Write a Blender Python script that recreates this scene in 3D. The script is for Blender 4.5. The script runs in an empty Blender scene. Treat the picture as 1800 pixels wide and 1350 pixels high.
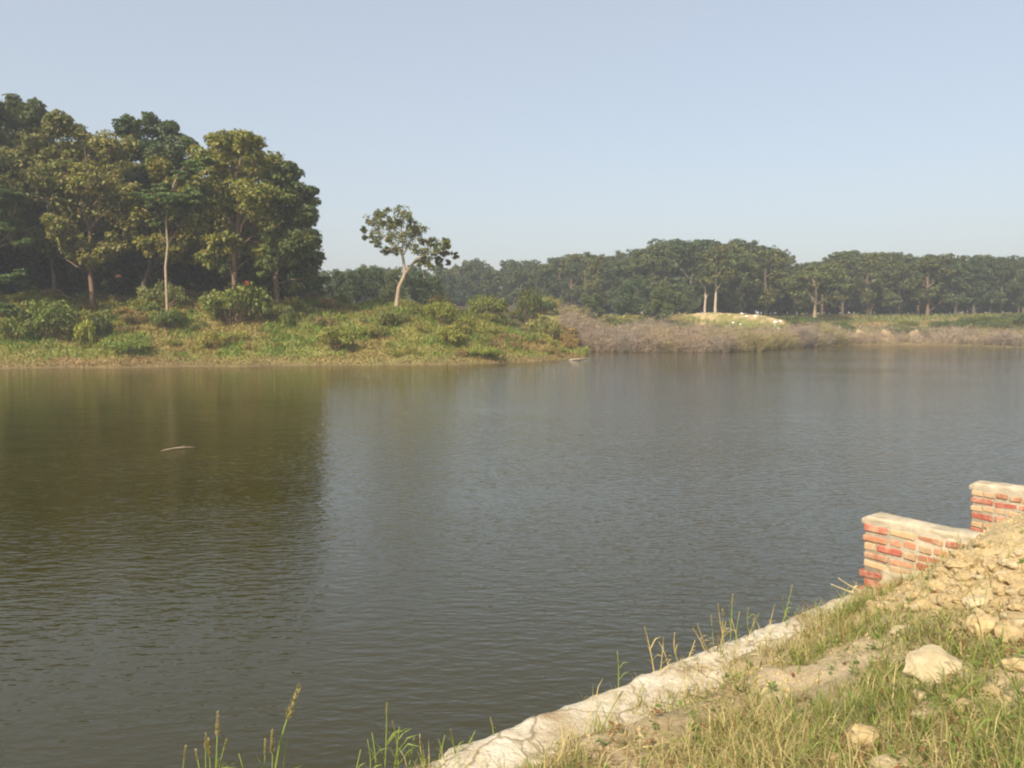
import bpy, bmesh, math, random
import numpy as np
from mathutils import Vector

S = bpy.context.scene
COL = S.collection
PI = math.pi
# ------------------------------------------------------------------ camera, sky, sun, exposure
EYE = 3.5                       # metres above the water
FPX = 1400.0                    # focal length in pixels of the 1800 px wide photograph
PITCH = math.atan(115 / FPX)
cam = bpy.data.cameras.new('camera'); cam.lens = 28; cam.sensor_width = 36
cam.clip_start = 0.05; cam.clip_end = 6000
camo = bpy.data.objects.new('camera', cam); COL.objects.link(camo)
camo.location = (0, 0, EYE); camo.rotation_euler = (PI/2 - PITCH, 0, 0)
S.camera = camo
SUN_EL, SUN_AZ = math.radians(40), math.radians(-150)      # azimuth from +Y towards +X
sd = Vector((math.sin(SUN_AZ)*math.cos(SUN_EL), math.cos(SUN_AZ)*math.cos(SUN_EL), math.sin(SUN_EL)))
W = bpy.data.worlds.new('World'); S.world = W; W.use_nodes = True
wn, wl = W.node_tree.nodes, W.node_tree.links
sky = wn.new('ShaderNodeTexSky'); sky.sky_type = 'NISHITA'; sky.sun_disc = False
sky.sun_elevation = SUN_EL; sky.sun_rotation = SUN_AZ
sky.air_density = 1.0; sky.dust_density = 4.0; sky.ozone_density = 0.8; sky.altitude = 100
veil = wn.new('ShaderNodeMix'); veil.data_type = 'RGBA'; veil.inputs['Factor'].default_value = .5      # even milky haze over the whole sky
veil.inputs['B'].default_value = (3.38, 3.52, 3.56, 1)
wl.new(sky.outputs['Color'], veil.inputs['A']); wl.new(veil.outputs['Result'], wn['Background'].inputs['Color'])
wn['Background'].inputs['Strength'].default_value = 0.14
sun = bpy.data.lights.new('sun', 'SUN'); sun.energy = 4.3; sun.angle = math.radians(0.6); sun.color = (1.0, 0.89, 0.72)
suno = bpy.data.objects.new('sun', sun); COL.objects.link(suno)
suno.rotation_euler = sd.to_track_quat('Z', 'Y').to_euler(); suno.location = (-40, -40, 60)
S.view_settings.view_transform = 'Standard'; S.view_settings.look = 'None'
S.view_settings.exposure = 0.55; S.view_settings.gamma = 1.0; S.view_settings.use_curve_mapping = False
S.render.engine = 'CYCLES'
S.cycles.pixel_filter_type = 'BLACKMAN_HARRIS'; S.cycles.filter_width = 2.1      # the compact camera's soft lens
S.cycles.max_bounces = 6; S.cycles.diffuse_bounces = 3; S.cycles.glossy_bounces = 3
S.cycles.transmission_bounces = 3; S.cycles.transparent_max_bounces = 4; S.cycles.volume_bounces = 0
S.cycles.use_denoising = True

# ------------------------------------------------------------------ helpers
_right = np.array((1., 0, 0)); _fwd = np.array((0, math.cos(PITCH), -math.sin(PITCH))); _up = np.array((0, math.sin(PITCH), math.cos(PITCH)))
def ray(u, v):
    return _right*((u-900)/FPX) + _fwd - _up*((v-675)/FPX)
def P(u, v, depth):
    """world point seen at photograph pixel (u, v) at world distance depth along Y"""
    d = ray(u, v); return np.array((0, 0, EYE)) + d*(depth/d[1])
def on_level(u, v, z=0.0):
    d = ray(u, v); return np.array((0, 0, EYE)) + d*((z-EYE)/d[2])
def ss(x, a, b):
    t = np.clip((np.asarray(x, float)-a)/(b-a), 0, 1); return t*t*(3-2*t)

_rs = np.random.RandomState(5); _tab = _rs.rand(256, 256)
def vnoise(x, y):
    x = np.asarray(x, float); y = np.asarray(y, float)
    xi = np.floor(x).astype(int); yi = np.floor(y).astype(int)
    fx = x-xi; fy = y-yi; fx = fx*fx*(3-2*fx); fy = fy*fy*(3-2*fy)
    a = _tab[xi & 255, yi & 255]; b = _tab[(xi+1) & 255, yi & 255]; c = _tab[xi & 255, (yi+1) & 255]; d = _tab[(xi+1) & 255, (yi+1) & 255]
    return (a*(1-fx)+b*fx)*(1-fy)+(c*(1-fx)+d*fx)*fy
def fbm(x, y, o=4):
    r = 0; a = 0.5; n = 0
    for i in range(o):
        r = r+a*vnoise(x*2**i+17.3*i, y*2**i+9.1*i); n += a; a *= .5
    return r/n

def mesh_np(name, V, F, mat=None, col=None, smooth=False):
    """V (n,3); F list of index arrays (m,3) / (m,4); col (n,3) point colours"""
    if not isinstance(F, (list, tuple)): F = [F]
    F = [np.asarray(f, np.int32) for f in F if len(f)]
    me = bpy.data.meshes.new(name)
    V = np.asarray(V, np.float32); me.vertices.add(len(V)); me.vertices.foreach_set('co', V.ravel())
    nl = sum(f.size for f in F); npoly = sum(len(f) for f in F)
    me.loops.add(nl); me.polygons.add(npoly)
    me.loops.foreach_set('vertex_index', np.concatenate([f.ravel() for f in F]))
    tot = np.concatenate([np.full(len(f), f.shape[1], np.int32) for f in F])
    start = np.concatenate([[0], np.cumsum(tot)[:-1]]).astype(np.int32)
    me.polygons.foreach_set('loop_start', start); me.polygons.foreach_set('loop_total', tot)
    if smooth: me.polygons.foreach_set('use_smooth', np.ones(npoly, bool))
    if col is not None:
        at = me.attributes.new('Col', 'FLOAT_COLOR', 'POINT')
        c = np.ones((len(V), 4), np.float32); c[:, :3] = col; at.data.foreach_set('color', c.ravel())
    me.update(calc_edges=True); me.validate()
    if mat: me.materials.append(mat)
    return me
def ob(name, me, parent=None, loc=None):
    o = bpy.data.objects.new(name, me); COL.objects.link(o)
    if parent: o.parent = parent
    if loc is not None: o.location = loc
    return o
def tag(o, label=None, cat=None, group=None, kind=None):
    if label: o['label'] = label
    if cat: o['category'] = cat
    if group: o['group'] = group
    if kind: o['kind'] = kind
    return o
def thing(name, label, cat, loc=(0, 0, 0), group=None):
    return tag(ob(name, None, None, loc), label, cat, group)

class Geo:
    """collects vertices, faces, colours"""
    def __init__(s): s.V = []; s.Q = []; s.T = []; s.C = []; s.n = 0
    def add(s, V, Q=None, T=None, C=None):
        V = np.asarray(V, float).reshape(-1, 3)
        if Q is not None and len(Q): s.Q.append(np.asarray(Q)+s.n)
        if T is not None and len(T): s.T.append(np.asarray(T)+s.n)
        s.V.append(V); s.n += len(V)
        if C is not None: s.C.append(np.broadcast_to(np.asarray(C, float), (len(V), 3)))
    def tube(s, pts, rad, k=7, C=None, cap=True):
        pts = np.asarray(pts, float); rad = np.asarray(rad, float); m = len(pts)
        t = np.gradient(pts, axis=0); t /= np.linalg.norm(t, axis=1)[:, None]+1e-9
        ref = np.array((0.3, 1, 0.1)) if abs(t[0][2]) > .7 else np.array((0, 0, 1.))
        a = np.cross(t, ref); a /= np.linalg.norm(a, axis=1)[:, None]+1e-9; b = np.cross(t, a)
        ang = np.arange(k)/k*2*PI
        V = pts[:, None]+rad[:, None, None]*(a[:, None]*np.cos(ang)[None, :, None]+b[:, None]*np.sin(ang)[None, :, None])
        i = np.arange(m-1)[:, None]*k; j = np.arange(k)[None]; jn = (j+1) % k
        Q = np.stack([i+j, i+jn, i+k+jn, i+k+j], -1).reshape(-1, 4)
        V = V.reshape(-1, 3); T = []
        if cap:
            V = np.vstack([V, pts[-1]+t[-1]*rad[-1]*.6]); e = len(V)-1; q = (m-1)*k
            T = [(q+x, q+(x+1) % k, e) for x in range(k)]
        s.add(V, Q, T, C)
    def mesh(s, name, mat, smooth=False):
        F = []
        if s.Q: F.append(np.vstack(s.Q))
        if s.T: F.append(np.vstack(s.T))
        return mesh_np(name, np.vstack(s.V), F, mat, np.vstack(s.C) if s.C else None, smooth)

# ------------------------------------------------------------------ materials
def new_mat(name):
    m = bpy.data.materials.new(name); m.use_nodes = True
    return m, m.node_tree.nodes, m.node_tree.links, m.node_tree.nodes['Principled BSDF']
def coords(n, l, scale=(1, 1, 1)):
    g = n.new('ShaderNodeNewGeometry'); mp = n.new('ShaderNodeMapping'); mp.inputs['Scale'].default_value = scale
    l.new(g.outputs['Position'], mp.inputs['Vector']); return mp.outputs['Vector']
def objcoords(n, l):
    return n.new('ShaderNodeTexCoord').outputs['Object']
def noise(n, l, vec, scale, detail=4, rough=.55):
    t = n.new('ShaderNodeTexNoise'); t.inputs['Scale'].default_value = scale; t.inputs['Detail'].default_value = detail
    t.inputs['Roughness'].default_value = rough; l.new(vec, t.inputs['Vector']); return t.outputs['Fac']
def ramp(n, l, fac, stops):
    r = n.new('ShaderNodeValToRGB'); e = r.color_ramp.elements
    while len(e) < len(stops): e.new(.5)
    for x, (p, c) in zip(e, stops): x.position = p; x.color = (*c, 1)
    l.new(fac, r.inputs['Fac']); return r.outputs['Color']
def mix(n, l, fac, a, b, mode='MIX'):
    x = n.new('ShaderNodeMix'); x.data_type = 'RGBA'; x.blend_type = mode
    for s, v in ((x.inputs['Factor'], fac), (x.inputs['A'], a), (x.inputs['B'], b)):
        if hasattr(v, 'is_linked'): l.new(v, s)
        elif isinstance(v, tuple): s.default_value = (*v, 1)
        else: s.default_value = v
    return x.outputs['Result']
def bump(n, l, bsdf, h, dist, strength=1.0):
    b = n.new('ShaderNodeBump'); b.inputs['Distance'].default_value = dist; b.inputs['Strength'].default_value = strength
    l.new(h, b.inputs['Height']); l.new(b.outputs['Normal'], bsdf.inputs['Normal'])

def leaf_mat(name, trans=.28, rough=.55, vary=.25):
    m, n, l, p = new_mat(name)
    a = n.new('ShaderNodeAttribute'); a.attribute_name = 'Col'
    oi = n.new('ShaderNodeObjectInfo')
    r = ramp(n, l, oi.outputs['Random'], [(0, (1-vary, 1-vary*.6, 1-vary*.3)), (.5, (1, 1, 1)), (1, (1+vary, 1+vary*.5, 1-vary*.4))])
    c = mix(n, l, 1.0, a.outputs['Color'], r, 'MULTIPLY')
    l.new(c, p.inputs['Base Color']); p.inputs['Roughness'].default_value = rough; p.inputs['Specular IOR Level'].default_value = .3
    t = n.new('ShaderNodeBsdfTranslucent'); l.new(mix(n, l, 1.0, c, (1.3, 1.35, .6), 'MULTIPLY'), t.inputs['Color'])
    ms = n.new('ShaderNodeMixShader'); ms.inputs['Fac'].default_value = trans
    l.new(p.outputs[0], ms.inputs[1]); l.new(t.outputs[0], ms.inputs[2]); l.new(ms.outputs[0], n['Material Output'].inputs['Surface'])
    return m
def bark_mat(name, c0, c1):
    m, n, l, p = new_mat(name); v = objcoords(n, l)
    f = noise(n, l, v, 5, 6, .65)
    l.new(ramp(n, l, f, [(.3, c0), (.7, c1)]), p.inputs['Base Color']); p.inputs['Roughness'].default_value = .9
    bump(n, l, p, f, .05); return m
def noise_mat(name, stops, scale, rough=.9, bscale=None, bdist=.01, attr=False, vary=0.):
    m, n, l, p = new_mat(name); v = objcoords(n, l)
    c = ramp(n, l, noise(n, l, v, scale, 6, .6), stops)
    if vary:
        oi = n.new('ShaderNodeObjectInfo'); c = mix(n, l, 1.0, c, ramp(n, l, oi.outputs['Random'], [(0, (1-vary,)*3), (1, (1+vary, 1+vary*.9, 1+vary*.7))]), 'MULTIPLY')
    if attr:
        a = n.new('ShaderNodeAttribute'); a.attribute_name = 'Col'; c = mix(n, l, 1.0, c, a.outputs['Color'], 'MULTIPLY')
    l.new(c, p.inputs['Base Color']); p.inputs['Roughness'].default_value = rough; p.inputs['Specular IOR Level'].default_value = .2
    if bscale: bump(n, l, p, noise(n, l, v, bscale, 6, .7), bdist)
    return m
def attr_mat(name, rough=.9, scale=1.0, amt=.35, bscale=0, bdist=.02):
    m, n, l, p = new_mat(name); v = coords(n, l)
    a = n.new('ShaderNodeAttribute'); a.attribute_name = 'Col'
    f = noise(n, l, v, scale, 8, .7)
    c = mix(n, l, 1.0, a.outputs['Color'], ramp(n, l, f, [(.25, (1-amt,)*3), (.75, (1+amt,)*3)]), 'MULTIPLY')
    l.new(c, p.inputs['Base Color']); p.inputs['Roughness'].default_value = rough; p.inputs['Specular IOR Level'].default_value = .15
    if bscale: bump(n, l, p, noise(n, l, v, bscale, 8, .7), bdist)
    return m

LEAF = leaf_mat('leaf', vary=.3)
BARK_PALE = bark_mat('pale_bark', (.30, .24, .17), (.55, .46, .34))
BARK_BROWN = bark_mat('brown_bark', (.10, .065, .04), (.26, .16, .10))
BARK_LONE = bark_mat('weathered_bark', (.22, .165, .10), (.44, .35, .23))
BARK_DARK = bark_mat('dark_bark', (.06, .048, .035), (.15, .12, .09))
GRASS = leaf_mat('grass_blade', .3, .6, 0)
DRY = attr_mat('dry_twig', .9, .6, .25)

# ------------------------------------------------------------------ water
def water_mat():
    m, n, l, p = new_mat('pond_water')
    f0 = noise(n, l, coords(n, l, (1, 1, 1)), .06, 3)
    l.new(ramp(n, l, f0, [(.3, (.029, .0245, .0015)), (.7, (.036, .031, .004))]), p.inputs['Base Color'])
    p.inputs['Roughness'].default_value = .04; p.inputs['IOR'].default_value = 1.54
    def wav(rot, scale, sc, det=2):
        g = n.new('ShaderNodeNewGeometry'); mp = n.new('ShaderNodeMapping'); mp.inputs['Scale'].default_value = scale
        mp.inputs['Rotation'].default_value = (0, 0, rot); l.new(g.outputs['Position'], mp.inputs['Vector'])
        return noise(n, l, mp.outputs['Vector'], sc, det, .5)
    def mul(x, k):
        q = n.new('ShaderNodeMath'); q.operation = 'MULTIPLY'; l.new(x, q.inputs[0])
        if hasattr(k, 'is_linked'): l.new(k, q.inputs[1])
        else: q.inputs[1].default_value = k
        return q.outputs[0]
    def add(x, y):
        q = n.new('ShaderNodeMath'); q.operation = 'ADD'; l.new(x, q.inputs[0]); l.new(y, q.inputs[1]); return q.outputs[0]
    patch = ramp(n, l, noise(n, l, coords(n, l, (.5, 1, 1)), .07, 3), [(.32, (.40,)*3), (.66, (1.1,)*3)])
    h = add(add(mul(wav(.9, (.36, 1, 1), 7.2), .0145), mul(wav(-.75, (.42, 1, 1), 9.5), .0098)), mul(wav(-.1, (.5, 1, 1), 18), .004))
    sx = n.new('ShaderNodeSeparateXYZ'); gg = n.new('ShaderNodeNewGeometry'); l.new(gg.outputs['Position'], sx.inputs[0])
    lee = n.new('ShaderNodeMapRange'); lee.inputs['From Min'].default_value = -16; lee.inputs['From Max'].default_value = 4; lee.inputs['To Min'].default_value = .75; lee.inputs['To Max'].default_value = 1.6
    l.new(sx.outputs['X'], lee.inputs['Value']); patch = mul(patch, lee.outputs['Result'])      # calmer in the lee of the wood
    h = add(mul(h, patch), mul(wav(.1, (.5, 1, 1), .9), .012))
    b = n.new('ShaderNodeBump'); b.inputs['Distance'].default_value = 1; b.inputs['Strength'].default_value = 1
    l.new(h, b.inputs['Height']); l.new(b.outputs['Normal'], p.inputs['Normal'])
    return m
WATER = water_mat()
tag(ob('water', mesh_np('water', [(-420, -60, 0), (420, -60, 0), (420, 330, 0), (-420, 330, 0)], [[(0, 1, 2, 3)]], WATER)), kind='structure')

# ------------------------------------------------------------------ far land (one height field behind the shoreline)
_sh = [(-2200, 668), (-1200, 660), (-600, 655), (-300, 651), (0, 648), (120, 646), (200, 647), (320, 644), (420, 645), (500, 642.5), (600, 642), (700, 642), (800, 641), (880, 638), (950, 635.5), (1000, 632), (1028, 629.5)]
_sh2 = [(1040, 617), (1100, 618.5), (1170, 618), (1250, 619), (1330, 617), (1420, 609), (1500, 606.5), (1600, 606), (1700, 608), (1800, 611), (2000, 613), (2500, 618), (4000, 630)]
SHP = np.array([on_level(u, v)[:2] for u, v in _sh] + [(5.6, 76.0), (5.2, 81.0)] + [on_level(u, v)[:2] for u, v in _sh2])
_su = np.array([p[0]/p[1] for p in np.vstack([SHP[:len(_sh)], SHP[len(_sh)+2:]])]); _sy = np.vstack([SHP[:len(_sh)], SHP[len(_sh)+2:]])[:, 1]
def shore_y(u): return np.interp(u, _su, _sy)
def shore_dist(x, y):
    d = np.full(np.shape(x), 1e9)
    for (x0, y0), (x1, y1) in zip(SHP[:-1], SHP[1:]):
        dx, dy = x1-x0, y1-y0; t = np.clip(((x-x0)*dx+(y-y0)*dy)/(dx*dx+dy*dy), 0, 1)
        d = np.minimum(d, np.hypot(x-x0-t*dx, y-y0-t*dy))
    return d
MOUND = P(1300, 545, 122)
def land_z(x, y):
    x = np.asarray(x, float); y = np.asarray(y, float)
    inside = np.where(y >= shore_y(x/np.maximum(y, 1)), 1., -1.); d = shore_dist(x, y)
    zl = np.interp(d, [0, .5, 2, 5, 10, 15, 40, 300], [0, .25, .7, 1.8, 3.8, 4.7, 5.1, 6])*(1+.10*ss(-x, 14, 30))
    zr = np.interp(d, [0, 3, 12, 20, 30, 60, 300], [0, .25, 1.0, 2.4, 3.6, 4.3, 6])
    w = ss(x-.02*(y-70), 4, 11); z = zl*(1-w)+zr*w
    z = z+(fbm(x*.22, y*.22, 4)-.5)*1.1*np.clip(d/6, 0, 1)+(fbm(x*1.3, y*1.3, 3)-.5)*.25*np.clip(d/2, 0, 1)
    z = z+1.75*np.exp(-((x-MOUND[0])/10)**2-((y-MOUND[1]-1)/5.5)**2)
    return np.where(inside > 0, z, -d*.25)
uu = np.concatenate([np.linspace(-2.2, -.75, 70)[:-1], np.linspace(-.75, .08, 300)[:-1], np.linspace(.08, .105, 40)[:-1], np.linspace(.105, .75, 190)[:-1], np.linspace(.75, 2.2, 60)])
off = np.concatenate([np.array([-4, -1.5, -.6]), np.arange(0, 24, .35), np.arange(24, 70, 1.2), np.arange(70, 200, 8), np.array([220, 280, 380, 520])])
U, O = np.meshgrid(uu, off, indexing='ij'); Y = shore_y(U)+O; X = U*Y; Z = land_z(X, Y)
nu, no = U.shape; I = np.arange(nu*no).reshape(nu, no)
Q = np.stack([I[:-1, :-1], I[1:, :-1], I[1:, 1:], I[:-1, 1:]], -1).reshape(-1, 4)
d = shore_dist(X, Y)
g = fbm(X*.16+3, Y*.16, 4); g2 = fbm(X*.5+30, Y*.5+11, 4)
C = np.stack([.22+0*X, .195+0*X, .065+0*X], -1)
dryw = ss(g, .5, .66)[..., None]; C = C*(1-dryw)+np.array((.26, .17, .085))*dryw
grw = ss(g2, .5, .68)[..., None]; C = C*(1-grw)+np.array((.17, .185, .05))*grw
mud = (1-ss(d+fbm(X*.8, Y*.8)*1.2, .5, 1.7))[..., None]; C = C*(1-mud)+np.array((.155, .115, .056))*mud
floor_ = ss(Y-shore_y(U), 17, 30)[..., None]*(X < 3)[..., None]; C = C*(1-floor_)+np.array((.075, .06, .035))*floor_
mw = np.exp(-((X-MOUND[0])/11)**2-((Y-MOUND[1]-1)/5)**2); mw = ss(mw*(.5+fbm(X*.7, Y*.7)), .40, .7)[..., None]*(fbm(X*.5+9, Y*.8) > .47)[..., None]
C = C*(1-mw)+np.array((.46, .34, .18))*mw
LAND = attr_mat('bank_soil', .95, 1.5, .35, 4, .06)
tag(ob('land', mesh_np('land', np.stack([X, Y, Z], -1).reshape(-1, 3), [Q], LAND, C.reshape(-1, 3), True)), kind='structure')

# ------------------------------------------------------------------ near embankment: s runs along the shore edge, n goes inland
E0 = on_level(710, 1350, 1.0)[:2]; E1 = on_level(1508, 1036, 1.0)[:2]
ED = (E1-E0)/np.linalg.norm(E1-E0); EN = np.array((ED[1], -ED[0])); SW = float(np.dot(E1-E0, ED))      # SW: where the first brick wall meets the edge
def sn(x, y): return (x-E0[0])*ED[0]+(y-E0[1])*ED[1], (x-E0[0])*EN[0]+(y-E0[1])*EN[1]
def xy(s, n): return E0[0]+ED[0]*s+EN[0]*n, E0[1]+ED[1]*s+EN[1]*n
def emb_z(s, n, rough=True):
    s = np.asarray(s, float); n = np.asarray(n, float); q = s-SW
    base = .98+.37*(n-.5); base = np.where(n > 2.6, 1.757+.28*(1-np.exp(-(n-2.6)*1.3)), base)
    heap = .74*np.exp(-(np.minimum(q, 0)/1.6)**2)*ss(n, .22, 1.38)*(1-ss(n, 3.2, 6)*.7)
    z = base+heap
    if rough:
        z = z+(1-.8*ss(s, SW-1.2, SW-.3))*.15*ss(fbm(s*1.5+3, n*2.2, 4)+n*.5, .62, .86)*ss(n, .1, .3)*(1-ss(n, .6, 1.1))+(fbm(s*1.6, n*1.6, 4)-.5)*.16*ss(n, .3, .9)+(fbm(s*7, n*7, 4)-.5)*.06*ss(n, .1, .6)
    back = -.6+(1.9+.6)*ss(n, 1.3, 3.4)
    t = ss(q, .12, .27+1.3*ss(n, .75, 1.25)); t = t*(1-ss(q, 2.45, 2.6))
    z = z*(1-t)+np.minimum(back, z)*t
    return z
gs = np.concatenate([np.arange(-20, -3, .4), np.arange(-3, SW+.3, .045), np.arange(SW+.3, SW+4, .12), np.arange(SW+4, SW+24, .6)])
gn = np.concatenate([np.arange(.03, 4.2, .045), np.arange(4.2, 8, .2), np.arange(8, 45, 2)])
Sg, Ng = np.meshgrid(gs, gn, indexing='ij'); Xg, Yg = xy(Sg, Ng); Zg = emb_z(Sg, Ng)
ns_, nn_ = Sg.shape; I = np.arange(ns_*nn_).reshape(ns_, nn_)
Q = np.stack([I[:-1, :-1], I[:-1, 1:], I[1:, 1:], I[1:, :-1]], -1).reshape(-1, 4)
def heapw(s, n): return ss(np.maximum(np.exp(-(np.minimum(s-SW, 0)/1.9)**2)*ss(n, .25, 1.0), .8*ss(n, 1.75, 2.5)*np.exp(-(np.minimum(s-SW, 0)/3.3)**2))+(fbm(s*1.2, n*1.2)-.5)*.5, .25, .6)
hw = heapw(Sg, Ng)[..., None]
C = np.array((.53, .42, .265))*(1-hw)+np.array((.58, .45, .245))*hw
gd = ss(fbm(Sg*1.1+5, Ng*1.1+3), .42, .62)[..., None]*(1-hw); C = C*(1-.55*gd)+np.array((.30, .23, .12))*.55*gd
SOIL = attr_mat('dry_earth', .95, 9, .3, 30, .03)
tag(ob('embankment', mesh_np('embankment', np.stack([Xg, Yg, Zg], -1).reshape(-1, 3), [Q], SOIL, C.reshape(-1, 3), True)), kind='structure')
def ground_hit(u, v):
    d = ray(u, v); o = np.array((0, 0, EYE)); t = np.linspace(1.5, 12, 1500)
    p = o+d*t[:, None]; s, n = sn(p[:, 0], p[:, 1]); below = (p[:, 2] < emb_z(s, n)) & (n > 0.03)
    i = np.argmax(below); return p[i] if below.any() else None

# retaining wall (concrete coping along the edge)
cs = np.arange(-14, SW+2.6, .04); prof_n = np.array([.62, .5, .36, .22, .10, .035, .0, -.012, -.02, -.05, -.09])
prof_z = np.array([.985, .99, .995, 1., 1., .998, .985, .93, .6, 0., -.7])
A, B = np.meshgrid(cs, np.arange(len(prof_n)), indexing='ij'); pn = prof_n[B]; pz = prof_z[B]
pz = pz+(fbm(A*2, pn*2+4)-.5)*.03*(B < 7)+(fbm(A*14, pn*14+8)-.5)*.03*(B < 7); pn = pn+(fbm(A*2.2, 0*A+3.3)-.5)*.07*(B > 3)+((fbm(A*9, pn*4)-.5)*.05-.03*ss(vnoise(A*2.7, 0*A+8), .72, .95))*(B > 3)
Xc, Yc = xy(A, pn); I = np.arange(A.size).reshape(A.shape)
Q = np.stack([I[:-1, :-1], I[1:, :-1], I[1:, 1:], I[:-1, 1:]], -1).reshape(-1, 4)
CEM = noise_mat('cement', [(.28, (.46, .36, .23)), (.45, (.63, .55, .41)), (.7, (.74, .68, .55))], 4, .9, 18, .03)
n, l = CEM.node_tree.nodes, CEM.node_tree.links; p = n['Principled BSDF']; old = p.inputs['Base Color'].links[0].from_socket
v_ = coords(n, l); ds = n.new('ShaderNodeMix'); ds.data_type = 'RGBA'; ds.inputs['Factor'].default_value = .16; nz = n.new('ShaderNodeTexNoise'); nz.inputs['Scale'].default_value = 5; l.new(v_, nz.inputs['Vector']); l.new(v_, ds.inputs['A']); l.new(nz.outputs['Color'], ds.inputs['B'])
vo = n.new('ShaderNodeTexVoronoi'); vo.feature = 'DISTANCE_TO_EDGE'; vo.inputs['Scale'].default_value = 2.1; l.new(ds.outputs['Result'], vo.inputs['Vector'])
crk = ramp(n, l, vo.outputs['Distance'], [(0.0, (.45, .40, .33)), (.022, (1, 1, 1))]); stn = ramp(n, l, noise(n, l, v_, 1.7, 5, .65), [(.35, (.66, .58, .47)), (.55, (1, 1, 1))])
l.new(mix(n, l, 1.0, mix(n, l, 1.0, old, crk, 'MULTIPLY'), stn, 'MULTIPLY'), p.inputs['Base Color'])
rw = thing('retaining_wall', 'pale cement topped retaining wall running diagonally along the water edge', 'retaining wall')
ob('coping', mesh_np('coping', np.stack([Xc, Yc, pz], -1).reshape(-1, 3), [Q], CEM, None, True), rw)

# ------------------------------------------------------------------ brick walls
rnd = random.Random(3)
BRICK_MATS = {'red': noise_mat('red_brick', [(.3, (.31, .075, .055)), (.6, (.38, .115, .08)), (.8, (.43, .22, .15))], 9, .9, 45, .006, vary=.2),
              'orange': noise_mat('orange_brick', [(.3, (.38, .14, .08)), (.7, (.45, .24, .14))], 9, .9, 45, .006, vary=.2),
              'buff': noise_mat('dusty_brick', [(.3, (.40, .25, .135)), (.6, (.48, .34, .20)), (.8, (.37, .24, .14))], 9, .9, 45, .006, vary=.15)}
for m_ in BRICK_MATS.values():
    n, l = m_.node_tree.nodes, m_.node_tree.links; p = n['Principled BSDF']; old = p.inputs['Base Color'].links[0].from_socket; g_ = n.new('ShaderNodeNewGeometry')
    f = ramp(n, l, noise(n, l, g_.outputs['Position'], 11, 6, .7), [(.46, (0, 0, 0)), (.68, (.75, .75, .75))]); l.new(mix(n, l, f, old, (.50, .39, .25)), p.inputs['Base Color'])
CAP = noise_mat('rough_cement', [(.3, (.34, .28, .19)), (.5, (.47, .40, .29)), (.7, (.60, .53, .41))], 6, .95, 26, .015)
MORTAR = noise_mat('mortar', [(.3, (.40, .34, .24)), (.7, (.56, .49, .36))], 7, .95, 30, .02)
def brick_mesh(L, key, seed):
    r = random.Random(seed); bm = bmesh.new(); bmesh.ops.create_cube(bm, size=1)
    for v in bm.verts:
        v.co.x = v.co.x*.108+r.uniform(-.003, .003); v.co.y = v.co.y*L+r.uniform(-.005, .005); v.co.z = v.co.z*.060+r.uniform(-.007, .007)
    bmesh.ops.bevel(bm, geom=bm.edges[:], offset=.009, segments=1, affect='EDGES')
    me = bpy.data.meshes.new('brick'); bm.to_mesh(me); bm.free(); me.materials.append(BRICK_MATS[key]); return me
BR = {(k, h): [brick_mesh(.222 if h == 's' else .108, k, i*7+len(k)) for i in range(3)] for k in BRICK_MATS for h in 'sh'}
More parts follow.
